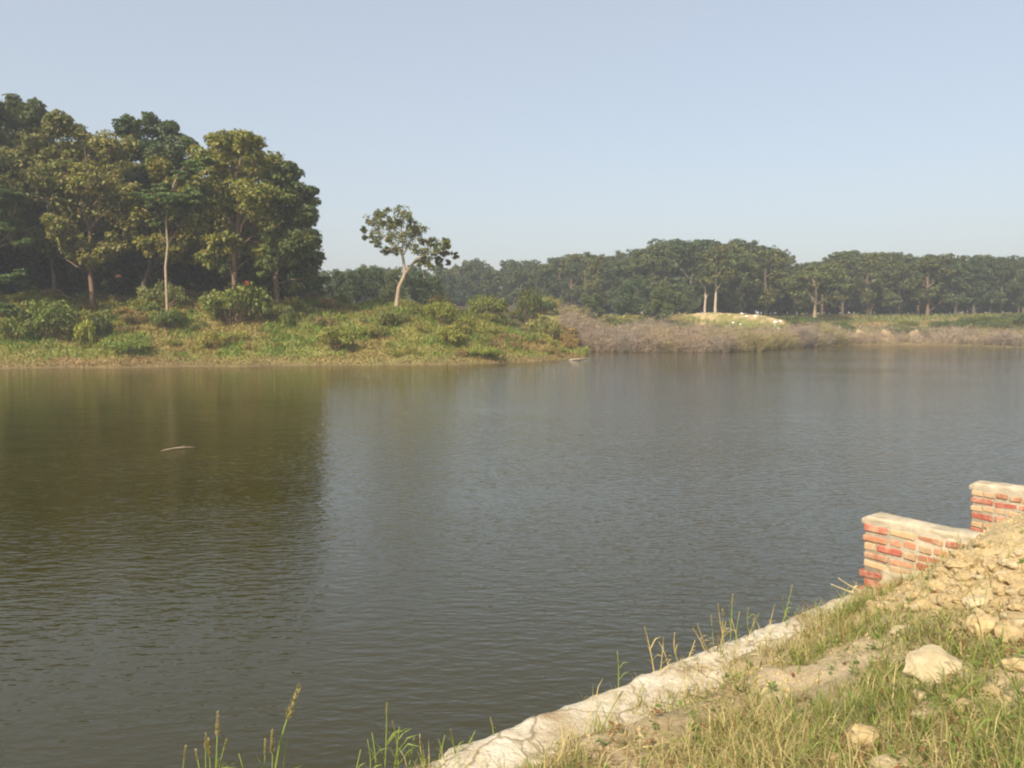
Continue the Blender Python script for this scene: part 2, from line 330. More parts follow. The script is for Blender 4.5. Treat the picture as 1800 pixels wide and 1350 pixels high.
def brick_wall(label, q0, ztop, n1, rows, style):
    """wall at s = SW+q0, thickness .25 along the shore, running inland from n = 0"""
    bx, by = xy(SW+q0, 0)
    t = thing('brick_wall', label, 'brick wall', (bx, by, 0), 'brick wing walls'); ang = math.atan2(EN[1], EN[0]); t.rotation_euler = (0, 0, ang-PI/2)
    # local axes: y inland, x = towards the camera side is +x (away from s)
    T = .25; back = Geo()
    for r in range(rows):
        zc = ztop-.075-.0425-r*.0855; y = rnd.uniform(-.012, .012)-(.03 if r in (5, 7) and q0 < 1 else 0); i = 0
        while y < n1:
            if style == 'alternate': h = 'h' if r % 2 == 0 else 's'
            else: h = ('s', 'smix', 'hs', 's', 's', 's')[r % 6]
            if h == 'smix': h = 's' if (i == 0) else 'h'
            elif h == 'hs': h = 'h' if i % 2 == 0 else 's'
            L = .222 if h == 's' else .108
            if i == 0 and h == 's' and r % 2 and style == 'alternate': pass
            if style == 'alternate': key = 'buff' if h == 'h' and rnd.random() < .8 else ('orange' if h == 'h' else 'red')
            else:
                key = rnd.choice(['buff', 'buff', 'orange', 'buff']) if h == 'h' else rnd.choice(['red', 'red', 'red', 'orange'])
                if r == 4 or (r == 0 and i == 1): key = 'buff'
            o = ob('brick', rnd.choice(BR[key, h]), t)
            o.location = (T/2-.054+rnd.uniform(-.006, .009), y+L/2, zc+rnd.uniform(-.008, .008)); o.rotation_euler = (rnd.uniform(-.045, .045), rnd.uniform(-.03, .03), rnd.uniform(-.03, .03)+(PI if rnd.random() < .5 else 0))
            y += L+rnd.uniform(.012, .024); i += 1
    me = Geo()
    def box(G, x0, x1, y0, y1, z0, z1):
        G.add([(x0, y0, z0), (x1, y0, z0), (x1, y1, z0), (x0, y1, z0), (x0, y0, z1), (x1, y0, z1), (x1, y1, z1), (x0, y1, z1)],
              [(0, 3, 2, 1), (4, 5, 6, 7), (0, 1, 5, 4), (1, 2, 6, 5), (2, 3, 7, 6), (3, 0, 4, 7)])
    zb = ztop-.075-rows*.0855
    box(me, -T/2+.012, T/2-.010, .012, n1-.02, zb-.01, ztop-.04); ob('mortar', me.mesh('mortar', MORTAR), t)
    for r in range(rows):
        zc = ztop-.075-.0425-r*.0855; y = .06*(r % 2)
        while y < n1-.2: box(back, -T/2, -T/2+.10, y, y+.222, zc-.035, zc+.035); y += .236
    tag(ob('brickwork', back.mesh('brickwork', BRICK_MATS['red']), t), kind='stuff')
    ft = Geo(); box(ft, -T/2-.03, T/2+.02, -.04, n1, -.8, zb+.004); ob('footing', ft.mesh('footing', MORTAR), t)
    # mortar cap, uneven rounded slab
    ys = np.arange(-.03, n1+.02, .03); k = np.array([(-.46, -.05), (-.49, -.015), (-.42, 0), (0, .008), (.42, -.002), (.475, -.01), (.48, -.035), (.44, -.06)])
    A, B = np.meshgrid(ys, np.arange(8), indexing='ij'); px = k[B, 0]*T; pz = ztop+k[B, 1]
    px = px+(fbm(A*8+q0, B*.9)-.5)*.03; pz = pz+(fbm(A*4+q0, B*.6)-.5)*.04-(B == 7)*(vnoise(A*6+q0*3, 0*A)*.045)
    pz = pz-.10*(1-ss(A, -.035, .03))*(k[B, 1] > -.05)*.35
    V = np.stack([px, A, pz], -1).reshape(-1, 3); I = np.arange(A.size).reshape(A.shape)
    Q = np.stack([I[:-1, :-1], I[:-1, 1:], I[1:, 1:], I[1:, :-1]], -1).reshape(-1, 4)
    Gc = Geo(); Gc.add(V, Q); Gc.add(V[:8], None, [(0, i, i+1) for i in range(1, 7)])
    ob('mortar_cap', Gc.mesh('mortar_cap', CAP, True), t)
    return t, T
w1, T = brick_wall('nearer red and buff brick wing wall half buried by the dirt heap', .20, 1.69, 1.75, 9, 'mixed')
w2, _ = brick_wall('farther red and buff brick wing wall at the right edge of the photo', 2.46, 1.715, 1.9, 10, 'alternate')
# smeared mortar low on the nearer wall
ms = Geo(); rs = np.random.RandomState(4); na, nb = 16, 8
A, B = np.meshgrid(np.linspace(0, 1, na), np.linspace(0, 1, nb), indexing='ij')
edge = np.minimum(np.minimum(A, 1-A)*4, np.minimum(B, 1-B)*3).clip(0, 1)
V = np.stack([T/2-.012+edge*(.012+.035*fbm(A*5, B*4)), .14+A*.52+(fbm(B*3, A)-.5)*.1, 1.06+B*.17+.10*A+(fbm(A*4, B)-.5)*.08], -1).reshape(-1, 3)
I = np.arange(na*nb).reshape(na, nb); ms.add(V, np.stack([I[:-1, :-1], I[1:, :-1], I[1:, 1:], I[:-1, 1:]], -1).reshape(-1, 4))
ob('mortar_smear', ms.mesh('mortar_smear', MORTAR, True), w1)

# ------------------------------------------------------------------ foliage tools
def leaves(rng, cen, rad, count, size, cols, outward=.7, up=.45, jit=.55, aspect=.55, shell=.5, cvar=.18, droop=.35):
    """count leaves per clump on the shells of ellipsoid clumps -> V, Q, C"""
    cen = np.asarray(cen, float); rad = np.asarray(rad, float); cols = np.asarray(cols, float)
    idx = np.repeat(np.arange(len(cen)), count); m = len(idx)
    dirs = rng.normal(size=(m, 3)); dirs /= np.linalg.norm(dirs, axis=1)[:, None]
    dirs[:, 2] = np.where((dirs[:, 2] < -.3) & (rng.rand(m) < .6), -dirs[:, 2], dirs[:, 2])
    r = (shell+(1-shell)*rng.rand(m))**.8*np.where(rng.rand(m) < .12, 1.18, 1)
    p = cen[idx]+dirs*rad[idx]*r[:, None]
    nrm = dirs*outward+np.array((0, 0, up))+rng.normal(size=(m, 3))*jit; nrm /= np.linalg.norm(nrm, axis=1)[:, None]
    a = dirs*.6+rng.normal(size=(m, 3))*.6-np.array((0, 0, droop)); a -= nrm*np.sum(a*nrm, 1)[:, None]; a /= np.linalg.norm(a, axis=1)[:, None]+1e-9
    b = np.cross(nrm, a); L = (size*(.6+.8*rng.rand(m)))[:, None]; Wd = L*aspect
    V = np.stack([p-a*L*.5, p+b*Wd*.5-a*L*.05+nrm*Wd*.14, p+a*L*.5-nrm*L*.08, p-b*Wd*.5-a*L*.05+nrm*Wd*.14], 1).reshape(-1, 3)
    c = cols[idx]*(1+cvar*rng.normal(size=(m, 1)))*(1+.08*rng.normal(size=(m, 3))); c = np.clip(c, .008, .8)
    return V, np.arange(4*m).reshape(-1, 4), np.repeat(c, 4, 0)
OLIVE = np.array((.182, .178, .036)); BROWNISH = np.array((.185, .162, .046)); DEEP = np.array((.100, .115, .030)); BLUE = np.array((.078, .106, .044))
FRESH = np.array((.20, .225, .044)); FEATHER = np.array((.115, .165, .060)); FAR = np.array((.072, .098, .034)); FAROLIVE = np.array((.115, .118, .040))

def lobes_to_clumps(rng, lobes, per=9, f=.48, cs=1.0):
    """big lobes (x,y,z,r) -> smaller clumps spread over them"""
    cen, rad = [], []
    for (x, y, z, r) in lobes:
        for i in range(per):
            d = rng.normal(size=3); d /= np.linalg.norm(d); d[2] = d[2]*.9+.1
            q = r*f*(.7+.6*rng.rand()); cen.append(np.array((x, y, z))+d*r*cs*(.35+.45*rng.rand())); rad.append((q, q, q*.72))
    return np.array(cen), np.array(rad)
def limb(G, rng, a, b, r0, r1, sag=.12, n=6, C=None):
    a = np.asarray(a, float); b = np.asarray(b, float); t = np.linspace(0, 1, n)[:, None]; L = np.linalg.norm(b-a)
    pts = a*(1-t)+b*t+np.sin(t*PI)*np.array((rng.normal()*.06*L, rng.normal()*.06*L, sag*L)) + np.concatenate([[np.zeros(3)], rng.normal(size=(n-2, 3))*.015*L, [np.zeros(3)]])
    G.tube(pts, np.linspace(r0, r1, n), 6, C)
_tree_meshes = {}
def generic_tree(seed, H, R, base, nl, size, tones, per=8, clump=60, flat=.72, f=.46):
    """trunk and crown meshes in local metres; crown from height base*H to H"""
    rng = np.random.RandomState(seed); lob = []
    ch = H*(1-base)
    for i in range(nl):
        h = (i+.5)/nl; a = rng.rand()*2*PI+i*2.4; prof = math.sin(min(1, .22+h*.95)*PI*.86)**.7
        rr = R*prof*(.35+.5*rng.rand()); r = R*(.30+.16*rng.rand())
        lob.append((math.cos(a)*rr, math.sin(a)*rr, min(H-r*.75, base*H+r*.6+h*(ch-r*.9)), r))
    cen, rad = lobes_to_clumps(rng, lob, per, f); rad[:, 2] *= flat/.72
    tone = rng.rand(len(cen), 1); cols = tones[0]*(1-tone)+tones[1]*tone
    V, Q, C = leaves(rng, cen, rad, clump, size, cols)
    G = Geo(); tr = .018*H+.05
    pts = [(0, 0, -.4)]+[(rng.normal()*.02*H*k/5, rng.normal()*.02*H*k/5, H*.8*k/5) for k in range(1, 6)]
    G.tube(pts, tr*np.array((1.35, 1.0, .85, .7, .5, .25)), 8)
    for (x, y, z, r) in lob[::2]:
        z0 = max(base*H*.75, z-.45*math.hypot(x, y)-r); k = min(z0/(H*.8)*5, 4.9); i = int(k); w = k-i
        pa = np.array(pts[min(i, 5)])*(1-w)+np.array(pts[min(i+1, 5)])*w
        limb(G, rng, pa, (x, y, z), tr*.45, tr*.12, .05)
    return G, (V, Q, C)
def tree_variant(key, bark, *a, **k):
    G, (V, Q, C) = generic_tree(*a, **k)
    _tree_meshes[key] = (G.mesh('trunk', bark, True), mesh_np('crown', V, [Q], LEAF, C), a[1])
def place_tree(key, name, label, x, y, H, rot, group=None, wide=1.0, cat='tree', sink=.1):
    tm, cm, h0 = _tree_meshes[key]; z = float(land_z(x, y))-sink; k = H/h0
    t = thing(name, label, cat, (x, y, z), group); t.rotation_euler = (0, 0, rot); t.scale = (k*wide, k*wide, k)
    ob('trunk', tm, t); ob('crown', cm, t); return t
def lobe_tree(name, label, depth, base_uv, lobes, bark, tones, seed, size=.33, per=12, clump=95, f=.46, tr=.22, spread=.9, trunk_px=None, group=None, flat=.72, limbs=True, cs=1.0, **kw):
    """a tree whose main boughs sit where the photograph shows them, spread in depth as a round crown"""
    rng = np.random.RandomState(seed); B = P(base_uv[0], base_uv[1], depth); B[2] = float(land_z(B[0], B[1]))-.1
    us = [l[0] for l in lobes]; mid = (min(us)+max(us))/2; half = (max(us)-min(us))/2+30; L = []
    for j, (u, v, rp) in enumerate(lobes):
        e = math.sqrt(max(.05, 1-((u-mid)/half)**2))*half*depth/FPX*spread
        dy = (rng.rand()*1.5-.95)*e if len(lobes) < 18 else (rng.rand()*2-1)*e
        q = P(u, v, depth+dy); L.append((q[0], q[1], q[2], rp*(depth+dy)/FPX))
        if spread > .7 and rp > 30: q2 = P(u, v, depth+e*.8); L.append((q2[0], q2[1], q2[2], rp*.95*depth/FPX))
    L = [(x-B[0], y-B[1], z-B[2], r) for x, y, z, r in L]
    cen, rad = lobes_to_clumps(rng, L, per, f, cs); rad[:, 2] *= flat/.72
    tone = rng.rand(len(cen), 1)**1.2; cols = tones[0]*(1-tone)+tones[1]*tone
    V, Q, C = leaves(rng, cen, rad, clump, size, cols, **kw)
    t = thing(name, label, 'tree', B, group)
    G = Geo()
    if trunk_px: pts = [P(u, v, depth+dd)-B for u, v, dd in trunk_px]; pts = [np.array((0, 0, -.3))]+pts[1:]
    else:
        top = sorted(L, key=lambda q: q[2])[len(L)//2]; k = np.linspace(0, 1, 6)[:, None]
        pts = np.array((0, 0, -.3))*(1-k)+np.array((top[0]*.5, top[1]*.5, top[2]))*k+rng.normal(size=(6, 3))*np.array((.12, .12, 0))*np.sin(k*PI)
    pts = np.array(pts); G.tube(pts, tr*np.linspace(1.15, .45, len(pts)), 8)
    if limbs:
        for (x, y, z, r) in L:
            c = [p for p in pts if p[2] < z-.2] or [pts[-1]]; pa = c[max(min(2, len(c)-1), len(c)-1-rng.randint(0, 2))]
            if pa[2] < 2.0: continue
            limb(G, rng, pa, (x, y, z), tr*(.35 if flat > .5 else .18), tr*.09, .06)
    ob('trunk', G.mesh('trunk', bark, True), t); ob('crown', mesh_np('crown', V, [Q], LEAF, C), t)
    return t

# ------------------------------------------------------------------ left wood, front trees one by one
lobe_tree('broadleaf_tree', 'big olive crowned tree with rusty brown trunk, tallest near the end of the left wood', 68.5, (412, 512),
    [(400, 258, 34), (440, 262, 34), (370, 285, 36), (420, 305, 45), (470, 300, 36), (380, 335, 42), (445, 350, 48), (490, 350, 34), (375, 385, 40), (430, 400, 44), (480, 400, 38), (395, 432, 30), (440, 445, 30), (355, 420, 30), (350, 345, 32), (460, 445, 26), (365, 455, 20), (345, 385, 28)],
    BARK_BROWN, (OLIVE*1.05, DEEP*1.3), 11, size=.35, trunk_px=[(413, 515, 0), (412, 480, 0), (413, 440, .2), (418, 400, .5), (420, 350, .5), (415, 300, 0)])
lobe_tree('broadleaf_tree', 'dark leafy tree with twisted forked trunk, last of the left wood beside the open sky', 69, (487, 520),
    [(505, 305, 24), (525, 345, 28), (545, 385, 26), (515, 385, 36), (490, 335, 34), (545, 350, 22), (555, 455, 18), (515, 440, 30), (550, 420, 22), (530, 430, 34), (495, 430, 34), (540, 462, 22), (505, 470, 28), (530, 492, 24), (470, 470, 24), (475, 360, 34), (548, 490, 16), (520, 505, 16)],
    BARK_BROWN, (OLIVE, DEEP*1.15), 12, size=.38, trunk_px=[(487, 522, 0), (486, 500, 0), (484, 485, 0), (489, 470, 0), (492, 455, 0), (490, 420, .3), (500, 380, .3)])
lobe_tree('broadleaf_tree', 'broad brownish olive tree with hanging leafy boughs in the middle of the left wood', 68.5, (160, 505),
    [(150, 250, 40), (200, 260, 38), (120, 285, 40), (180, 310, 44), (225, 320, 36), (110, 345, 40), (160, 370, 44), (215, 375, 38), (120, 405, 36), (175, 420, 36), (95, 400, 30), (155, 452, 24), (190, 445, 24), (82, 440, 24), (130, 440, 26), (215, 430, 28), (235, 345, 32), (105, 320, 36), (150, 320, 36), (195, 345, 36), (140, 400, 34)],
    BARK_BROWN, (OLIVE*1.05, BROWNISH*1.05), 13, size=.33, tr=.22, spread=.6)
lobe_tree('broadleaf_tree', 'olive brown tree with high rounded crown at the far left of the wood', 70, (95, 505),
    [(110, 225, 32), (70, 260, 38), (40, 290, 42), (80, 320, 40), (20, 335, 40), (60, 375, 40), (95, 300, 30), (40, 420, 36), (90, 430, 28)],
    BARK_DARK, (BROWNISH, OLIVE*.9), 14, size=.36)
lobe_tree('broadleaf_tree', 'dark blue green tree top rising above the others in the left corner', 75, (30, 505),
    [(20, 195, 26), (62, 198, 24), (-15, 205, 36), (40, 225, 34), (75, 230, 26), (0, 250, 40), (-50, 240, 40), (-40, 300, 44), (20, 300, 44)], BARK_DARK, (BLUE, DEEP), 15, size=.40)
lobe_tree('broadleaf_tree', 'dark green tree with ragged crown behind the brownish olive tree, left wood', 74, (270, 505),
    [(225, 228, 26), (262, 222, 26), (300, 238, 26), (328, 255, 20), (240, 262, 34), (290, 272, 36), (330, 290, 26), (215, 270, 26), (260, 320, 40), (310, 330, 36)], BARK_DARK, (BLUE*1.1, DEEP*1.1), 16, size=.38)
lobe_tree('broadleaf_tree', 'olive tree leaning in between the pale trunk and the brownish olive tree', 71, (240, 505),
    [(275, 300, 32), (255, 345, 36), (300, 345, 32), (245, 390, 34), (290, 400, 30), (330, 380, 30), (235, 430, 28), (330, 425, 28), (265, 430, 28), (320, 330, 30), (345, 300, 26), (300, 440, 24), (340, 450, 22)], BARK_DARK, (OLIVE*.9, DEEP*1.2), 17, size=.36)
for args in [
    ('slender flat layered pale green tree with straight pale trunk in the left wood', 65.5, (293, 510), [(300, 350, 20), (335, 342, 18), (358, 334, 12), (270, 356, 18), (340, 290, 18), (365, 283, 12), (305, 372, 16), (318, 310, 16), (285, 330, 18), (325, 360, 18), (350, 350, 16), (280, 395, 14), (255, 345, 16)], 21, .10, [(294, 512, 0), (291, 470, 0), (295, 430, .2), (292, 390, 0), (296, 350, 0), (315, 300, 0)]),
    ('feathery pale green tree with layered branches cut by the left edge', 61.5, (-25, 545), [(5, 342, 22), (30, 350, 16), (0, 372, 18), (25, 395, 20), (0, 405, 20), (42, 425, 16), (5, 490, 22), (35, 488, 16), (-30, 360, 30), (-40, 420, 30), (10, 540, 18), (28, 556, 16), (-20, 510, 26)], 22, .16, [(-25, 550, 0), (-20, 500, 0), (-25, 450, 0), (-15, 400, 0), (-10, 350, 0)])]:
    lobe_tree('acacia_tree', args[0], args[1], args[2], args[3], BARK_LONE, (FEATHER*1.25, FEATHER*.9), args[4], size=.2, per=9, clump=130, f=.6, tr=args[5], spread=.5, trunk_px=args[6], flat=.26, up=1.0, outward=.3, jit=.35)

# generic variants
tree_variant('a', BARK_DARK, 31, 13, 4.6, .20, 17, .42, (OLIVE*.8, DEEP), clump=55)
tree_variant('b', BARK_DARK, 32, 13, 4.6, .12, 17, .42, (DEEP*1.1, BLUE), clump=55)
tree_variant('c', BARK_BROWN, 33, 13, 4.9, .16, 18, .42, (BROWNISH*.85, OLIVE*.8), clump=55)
tree_variant('f1', BARK_BROWN, 41, 13, 4.6, .14, 17, .50, (FAR, FAROLIVE*.9), clump=34, per=12, f=.38)
tree_variant('f2', BARK_DARK, 42, 13, 4.8, .12, 18, .50, (FAR*.9, FAR*1.2), clump=34, per=12, f=.38)
tree_variant('f3', BARK_DARK, 43, 13, 4.4, .10, 16, .50, (BLUE, FAR), clump=34, per=12, f=.38)
tree_variant('f4', BARK_DARK, 44, 13, 5.0, .10, 18, .50, (FAROLIVE, FAR), clump=34, per=12, f=.38)
tree_variant('f5', BARK_DARK, 49, 13, 4.2, .14, 16, .50, (FAR, FAROLIVE), clump=34, per=12, f=.38)
tree_variant('pale', BARK_PALE, 45, 13, 3.8, .36, 12, .50, (FAR, FAROLIVE), clump=42)
tree_variant('low', BARK_DARK, 46, 9, 4.6, .08, 14, .42, (FAR*1.1, BLUE*1.1), clump=50)
tree_variant('sap', BARK_DARK, 48, 5, 2.6, .04, 13, .36, (DEEP, BLUE), clump=40)
tree_variant('umb', BARK_LONE, 47, 10, 5.2, .40, 17, .36, (FEATHER*.8, FAROLIVE), clump=80, flat=.3, f=.55)

rng = np.random.RandomState(77)
def px_place(u, depth): return (u-900)/FPX*depth*1.0, depth
def wood_spot(u): return ['beyond the photo edge', 'behind the leftmost trees', 'behind the brownish olive tree', 'behind the pale trunk', 'behind the rusty trunk', 'behind the forked trunk'][int(np.searchsorted([0, 110, 245, 350, 450], u))]
# depth of the left wood behind its front row
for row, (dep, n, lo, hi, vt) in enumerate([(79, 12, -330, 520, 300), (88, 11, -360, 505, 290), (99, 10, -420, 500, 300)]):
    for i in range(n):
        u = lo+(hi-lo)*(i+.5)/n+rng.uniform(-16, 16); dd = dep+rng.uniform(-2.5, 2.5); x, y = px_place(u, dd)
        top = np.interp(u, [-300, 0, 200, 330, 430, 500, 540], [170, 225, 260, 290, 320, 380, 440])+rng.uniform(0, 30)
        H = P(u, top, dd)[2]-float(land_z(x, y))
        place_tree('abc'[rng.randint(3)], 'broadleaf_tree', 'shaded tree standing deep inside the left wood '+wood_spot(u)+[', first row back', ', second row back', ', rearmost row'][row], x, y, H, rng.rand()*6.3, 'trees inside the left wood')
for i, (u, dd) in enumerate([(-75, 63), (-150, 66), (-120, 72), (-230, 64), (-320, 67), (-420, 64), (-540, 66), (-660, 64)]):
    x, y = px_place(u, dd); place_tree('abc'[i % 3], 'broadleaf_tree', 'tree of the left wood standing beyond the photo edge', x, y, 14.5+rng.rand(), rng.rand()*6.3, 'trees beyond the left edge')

for i in range(78):
    u = rng.uniform(-300, 535); dd = rng.uniform(72, 96); x, y = px_place(u, dd)
    place_tree('sap', 'sapling', 'leafy sapling in the shade '+wood_spot(u), x, y, rng.uniform(3.2, 5.5), rng.rand()*6.3, 'saplings under the left wood', 1.2)
# the lone tree on the spit
lobe_tree('lone_tree', 'small lone tree with forked pale trunk and gappy crown on the spit', 70, (697, 533),
    [(u_, v_, r_*1.32) for u_, v_, r_ in [(654, 387, 8), (662, 401, 12), (661, 415, 9), (662, 429, 7), (640, 404, 4), (641, 418, 3), (667, 378, 7), (676, 376, 7), (684, 390, 5), (707, 378, 11), (716, 381, 9), (701, 392, 6), (699, 410, 13), (715, 412, 13), (732, 408, 12), (740, 410, 8), (721, 426, 13), (699, 428, 12), (687, 420, 7), (678, 442, 7), (699, 443, 8), (732, 440, 8), (762, 431, 9), (785, 431, 7), (785, 443, 7), (774, 450, 6), (752, 446, 8), (746, 457, 9), (737, 463, 6), (755, 468, 6), (771, 461, 6), (800, 450, 4), (788, 462, 4), (758, 428, 6), (785, 424, 5), (690, 402, 6), (724, 396, 6), (770, 440, 7), (742, 424, 6), (672, 392, 6)]],
    BARK_PALE, (OLIVE*.9, DEEP*1.15), 61, size=.20, per=11, clump=24, f=.58, cs=1.45, shell=.25, tr=.0, spread=.35, trunk_px=[(697, 533, 0), (699, 515, 0), (703, 500, 0), (711, 480, 0)], limbs=False)
lt = [o for o in bpy.data.objects if o.name.startswith('lone_tree')][0]; trunk = [c for c in lt.children if c.name.startswith('trunk')][0]
G = Geo(); Bp = np.array(lt.location)
def br(pts, rads): G.tube([P(u, v, 70+d_)-Bp for u, v, d_ in pts], rads, 7)
br([(697, 538, 0), (699, 520, 0), (701, 505, 0), (709, 488, 0), (713, 476, .05)], [.22, .19, .17, .165, .16])
br([(712, 480, 0), (710, 465, 0), (708, 452, .1), (703, 440, .2), (692, 428, .3), (675, 415, .2), (660, 402, 0)], [.16, .13, .12, .10, .08, .06, .03])
br([(713, 480, 0), (722, 468, -.1), (732, 456, -.2), (748, 448, -.3), (768, 444, -.4), (785, 440, -.4)], [.13, .12, .11, .05, .035, .02])
br([(706, 448, .1), (708, 430, .3), (705, 410, .4), (706, 390, .3), (710, 380, .2)], [.10, .08, .06, .04, .03])
br([(709, 448, .1), (718, 432, .4), (726, 418, .5), (738, 410, .4)], [.08, .06, .05, .03])
br([(697, 434, .2), (680, 440, 0), (672, 436, -.2)], [.05, .03, .02]); br([(735, 456, -.2), (746, 488, -.5), (750, 490, -.6)], [.03, .02, .01]); br([(701, 500, 0), (695, 492, -.2)], [.035, .02])
trunk.data = G.mesh('trunk', BARK_LONE, True)

# ------------------------------------------------------------------ trees across the water
prof_u = [520, 560, 600, 700, 800, 850, 900, 950, 1000, 1050, 1100, 1150, 1190, 1240, 1290, 1340, 1375, 1395, 1440, 1465, 1530, 1560, 1620, 1680, 1750, 1800, 2000, 2400]
prof_v = [478, 476, 474, 470, 462, 458, 460, 461, 446, 447, 440, 430, 416, 424, 425, 430, 440, 458, 460, 446, 436, 446, 445, 447, 452, 458, 452, 450]
dep_v = lambda u: float(np.interp(u, [500, 760, 950, 1100, 1230, 1380, 1420, 1500, 1800, 2300], [185, 172, 160, 146, 136, 138, 150, 146, 142, 138]))
def far_spot(u):
    return ['above the low grove behind the lone tree', 'between the lone tree and dark round bush', 'above the tip of the spit', 'left of the tall bare trunk', 'above the sandy mound', 'around the spreading pale green tree',
             'above the first yellow sand heaps', 'above the green scrub', 'at the right edge of the photo'][int(np.searchsorted([780, 920, 1080, 1230, 1380, 1480, 1620, 1740], u))]
def far_label(u, row, k):
    where = far_spot(u)
    return ['hazy front tree of the far forest ', 'hazy second row tree of the far forest ', 'hazy skyline tree of the far forest ', 'hidden rear tree of far forest ', 'hidden rear tree of far forest '][row]+where
for row, (dd0, step, drop) in enumerate([(0, 42, 14), (8, 44, 4), (17, 46, 0), (28, 44, 4), (40, 50, 8)]):
    u = 545-row*12
    while u < 2150:
        dd = dep_v(u)+dd0+rng.uniform(-2, 2); x, y = px_place(u, dd)
        v = np.interp(u, prof_u, prof_v)+abs(rng.normal())*9-4+drop*rng.rand(); H = P(u, v, dd)[2]-float(land_z(x, y)); H = max(6, H)
        k = 'f%d' % (rng.randint(5)+1)
        place_tree(k, 'forest_tree', far_label(u, row, k), x, y, H, rng.rand()*6.3, 'trees of the forest across the water', rng.uniform(.85, 1.25))
        u += step*rng.uniform(.75, 1.25)
for i in range(110):
    u = 545+1650*(i+rng.rand())/110; dd = dep_v(u)+rng.uniform(14, 48); x, y = px_place(u, dd)
    place_tree('sap', 'undergrowth_tree', 'low shaded tree between far trunks '+far_spot(u), x, y, rng.uniform(4.0, 6.5), rng.rand()*6.3, 'undergrowth trees of the far forest', 1.5)
SPEC = [('umb', 'acacia_tree', 'spreading pale green tree with single trunk in front of the far forest', 1430, 131, 462, 1.15),
        ('pale', 'forest_tree', 'tall far tree with long pale bare trunk left of the sandy mound', 1256, 131, 428, .8),
        ('pale', 'forest_tree', 'far tree with shorter pale trunk just left of the tall bare trunk', 1238, 133, 440, .75),
        ('low', 'small_tree', 'low olive tree above the brown thicket, nearest to the spit', 1040, 108, 516, 1.1),
        ('low', 'small_tree', 'low dark green tree between the olive tree and the sandy mound', 1165, 114, 500, 1.0),
        ('low', 'small_tree', 'leaning green tree rising left of the pale trunks across the water', 1110, 122, 490, 1.0),
        ('low', 'small_tree', 'rounded green tree just behind the left of the sandy mound', 1205, 124, 500, .9)]
for k, nm, lb, u, dd, v, wd in SPEC:
    x, y = px_place(u, dd); place_tree(k, nm, lb, x, y, P(u, v, dd)[2]-float(land_z(x, y)), rng.rand()*6, None, wd)
for i, (u, dd, v, k) in enumerate([(592, 98, 474, 'low'), (628, 95, 472, 'low'), (662, 97, 468, 'low'), (700, 94, 470, 'low'), (735, 96, 474, 'low'), (645, 104, 466, 'low'), (760, 100, 482, 'low')]):
    x, y = px_place(u, dd); place_tree(k, 'small_tree', ['leftmost', 'second', 'third', 'fifth', 'sixth', 'fourth', 'rightmost'][i]+' dark green tree of the low grove behind the lone tree', x, y, P(u, v, dd)[2]-float(land_z(x, y)), rng.rand()*6, 'low grove behind the lone tree', .9)

# ------------------------------------------------------------------ shrubs
def shrub_mesh(seed, tones, size=.2, n=11, clump=50, w=1.0, h=.7, kr=1.0):
    r_ = np.random.RandomState(seed); cen, rad = [], []
    for i in range(n):
        a = r_.rand()*2*PI; q = math.sqrt(r_.rand())*.75; z = h*(.25+.6*r_.rand()*(1-q*.6)); k = (.30+.14*r_.rand())*kr
        cen.append((math.cos(a)*q*w, math.sin(a)*q*w, z)); rad.append((k, k, k*.75))
    t = r_.rand(n, 1); V, Q, C = leaves(r_, cen, rad, clump, size, tones[0]*(1-t)+tones[1]*t, jit=.7, shell=.3)
    G = Geo()
    for c in cen[::2]: limb(G, r_, (r_.normal()*.05, r_.normal()*.05, -.15), c, .03, .008, .05, 5)
    return G.mesh('stem', BARK_BROWN), mesh_np('foliage', V, [Q], LEAF, C)
RUST = np.array((.225, .165, .07)); LIME = np.array((.22, .24, .045)); DUSK = np.array((.165, .172, .052)); MEADOW = np.array((.27, .25, .065)); STRAW = np.array((.32, .24, .09))
SH = {k: [shrub_mesh(100+i*13+j, t, sz, w=1, h=hh) for j in range(3)] for i, (k, t, sz, hh) in enumerate([
    ('green', (FRESH, FRESH*.75), .15, .75), ('dark', (DEEP*1.2, DEEP*.9), .16, .85), ('dusk', (DUSK, MEADOW), .13, .6), ('meadow', (MEADOW, FRESH*.9), .13, .55),
    ('rust', (RUST, STRAW*.8), .12, .6), ('lime', (LIME, FRESH*1.3), .17, .6), ('fargreen', (FRESH*.75, FEATHER*.7), .24, .6)])}
SHB = {k: shrub_mesh(300+i*13, t, .085, 30, 70, 1, .75, kr=.62) for i, (k, t) in enumerate([('green', (FRESH, FRESH*.8)), ('dark', (DEEP*1.2, DEEP*.9)), ('dusk', (DUSK, MEADOW)), ('meadow', (MEADOW, FRESH)), ('rust', (RUST, STRAW*.8)), ('lime', (LIME, FRESH*1.3)), ('fargreen', (FRESH*.75, FEATHER*.7))])}
def shrub(kind, x, y, w, h, label, group=None, name='shrub', cat='shrub', i=None):
    s, f = SHB[kind] if w > 1.25 else SH[kind][rng.randint(3) if i is None else i]; z = float(land_z(x, y))
    t = thing(name, label, cat, (x, y, z-.05), group); t.scale = (w, w, h); t.rotation_euler = (0, 0, rng.rand()*6.3)
    ob('stem', s, t); ob('foliage', f, t); return t
def land_hit(u, v):
    d_ = ray(u, v); t = np.linspace(45, 175, 1400); p = np.array((0, 0, EYE))+d_*t[:, None]; b = p[:, 2] < land_z(p[:, 0], p[:, 1])
    i = np.argmax(b); return p[i] if b.any() else p[-1]
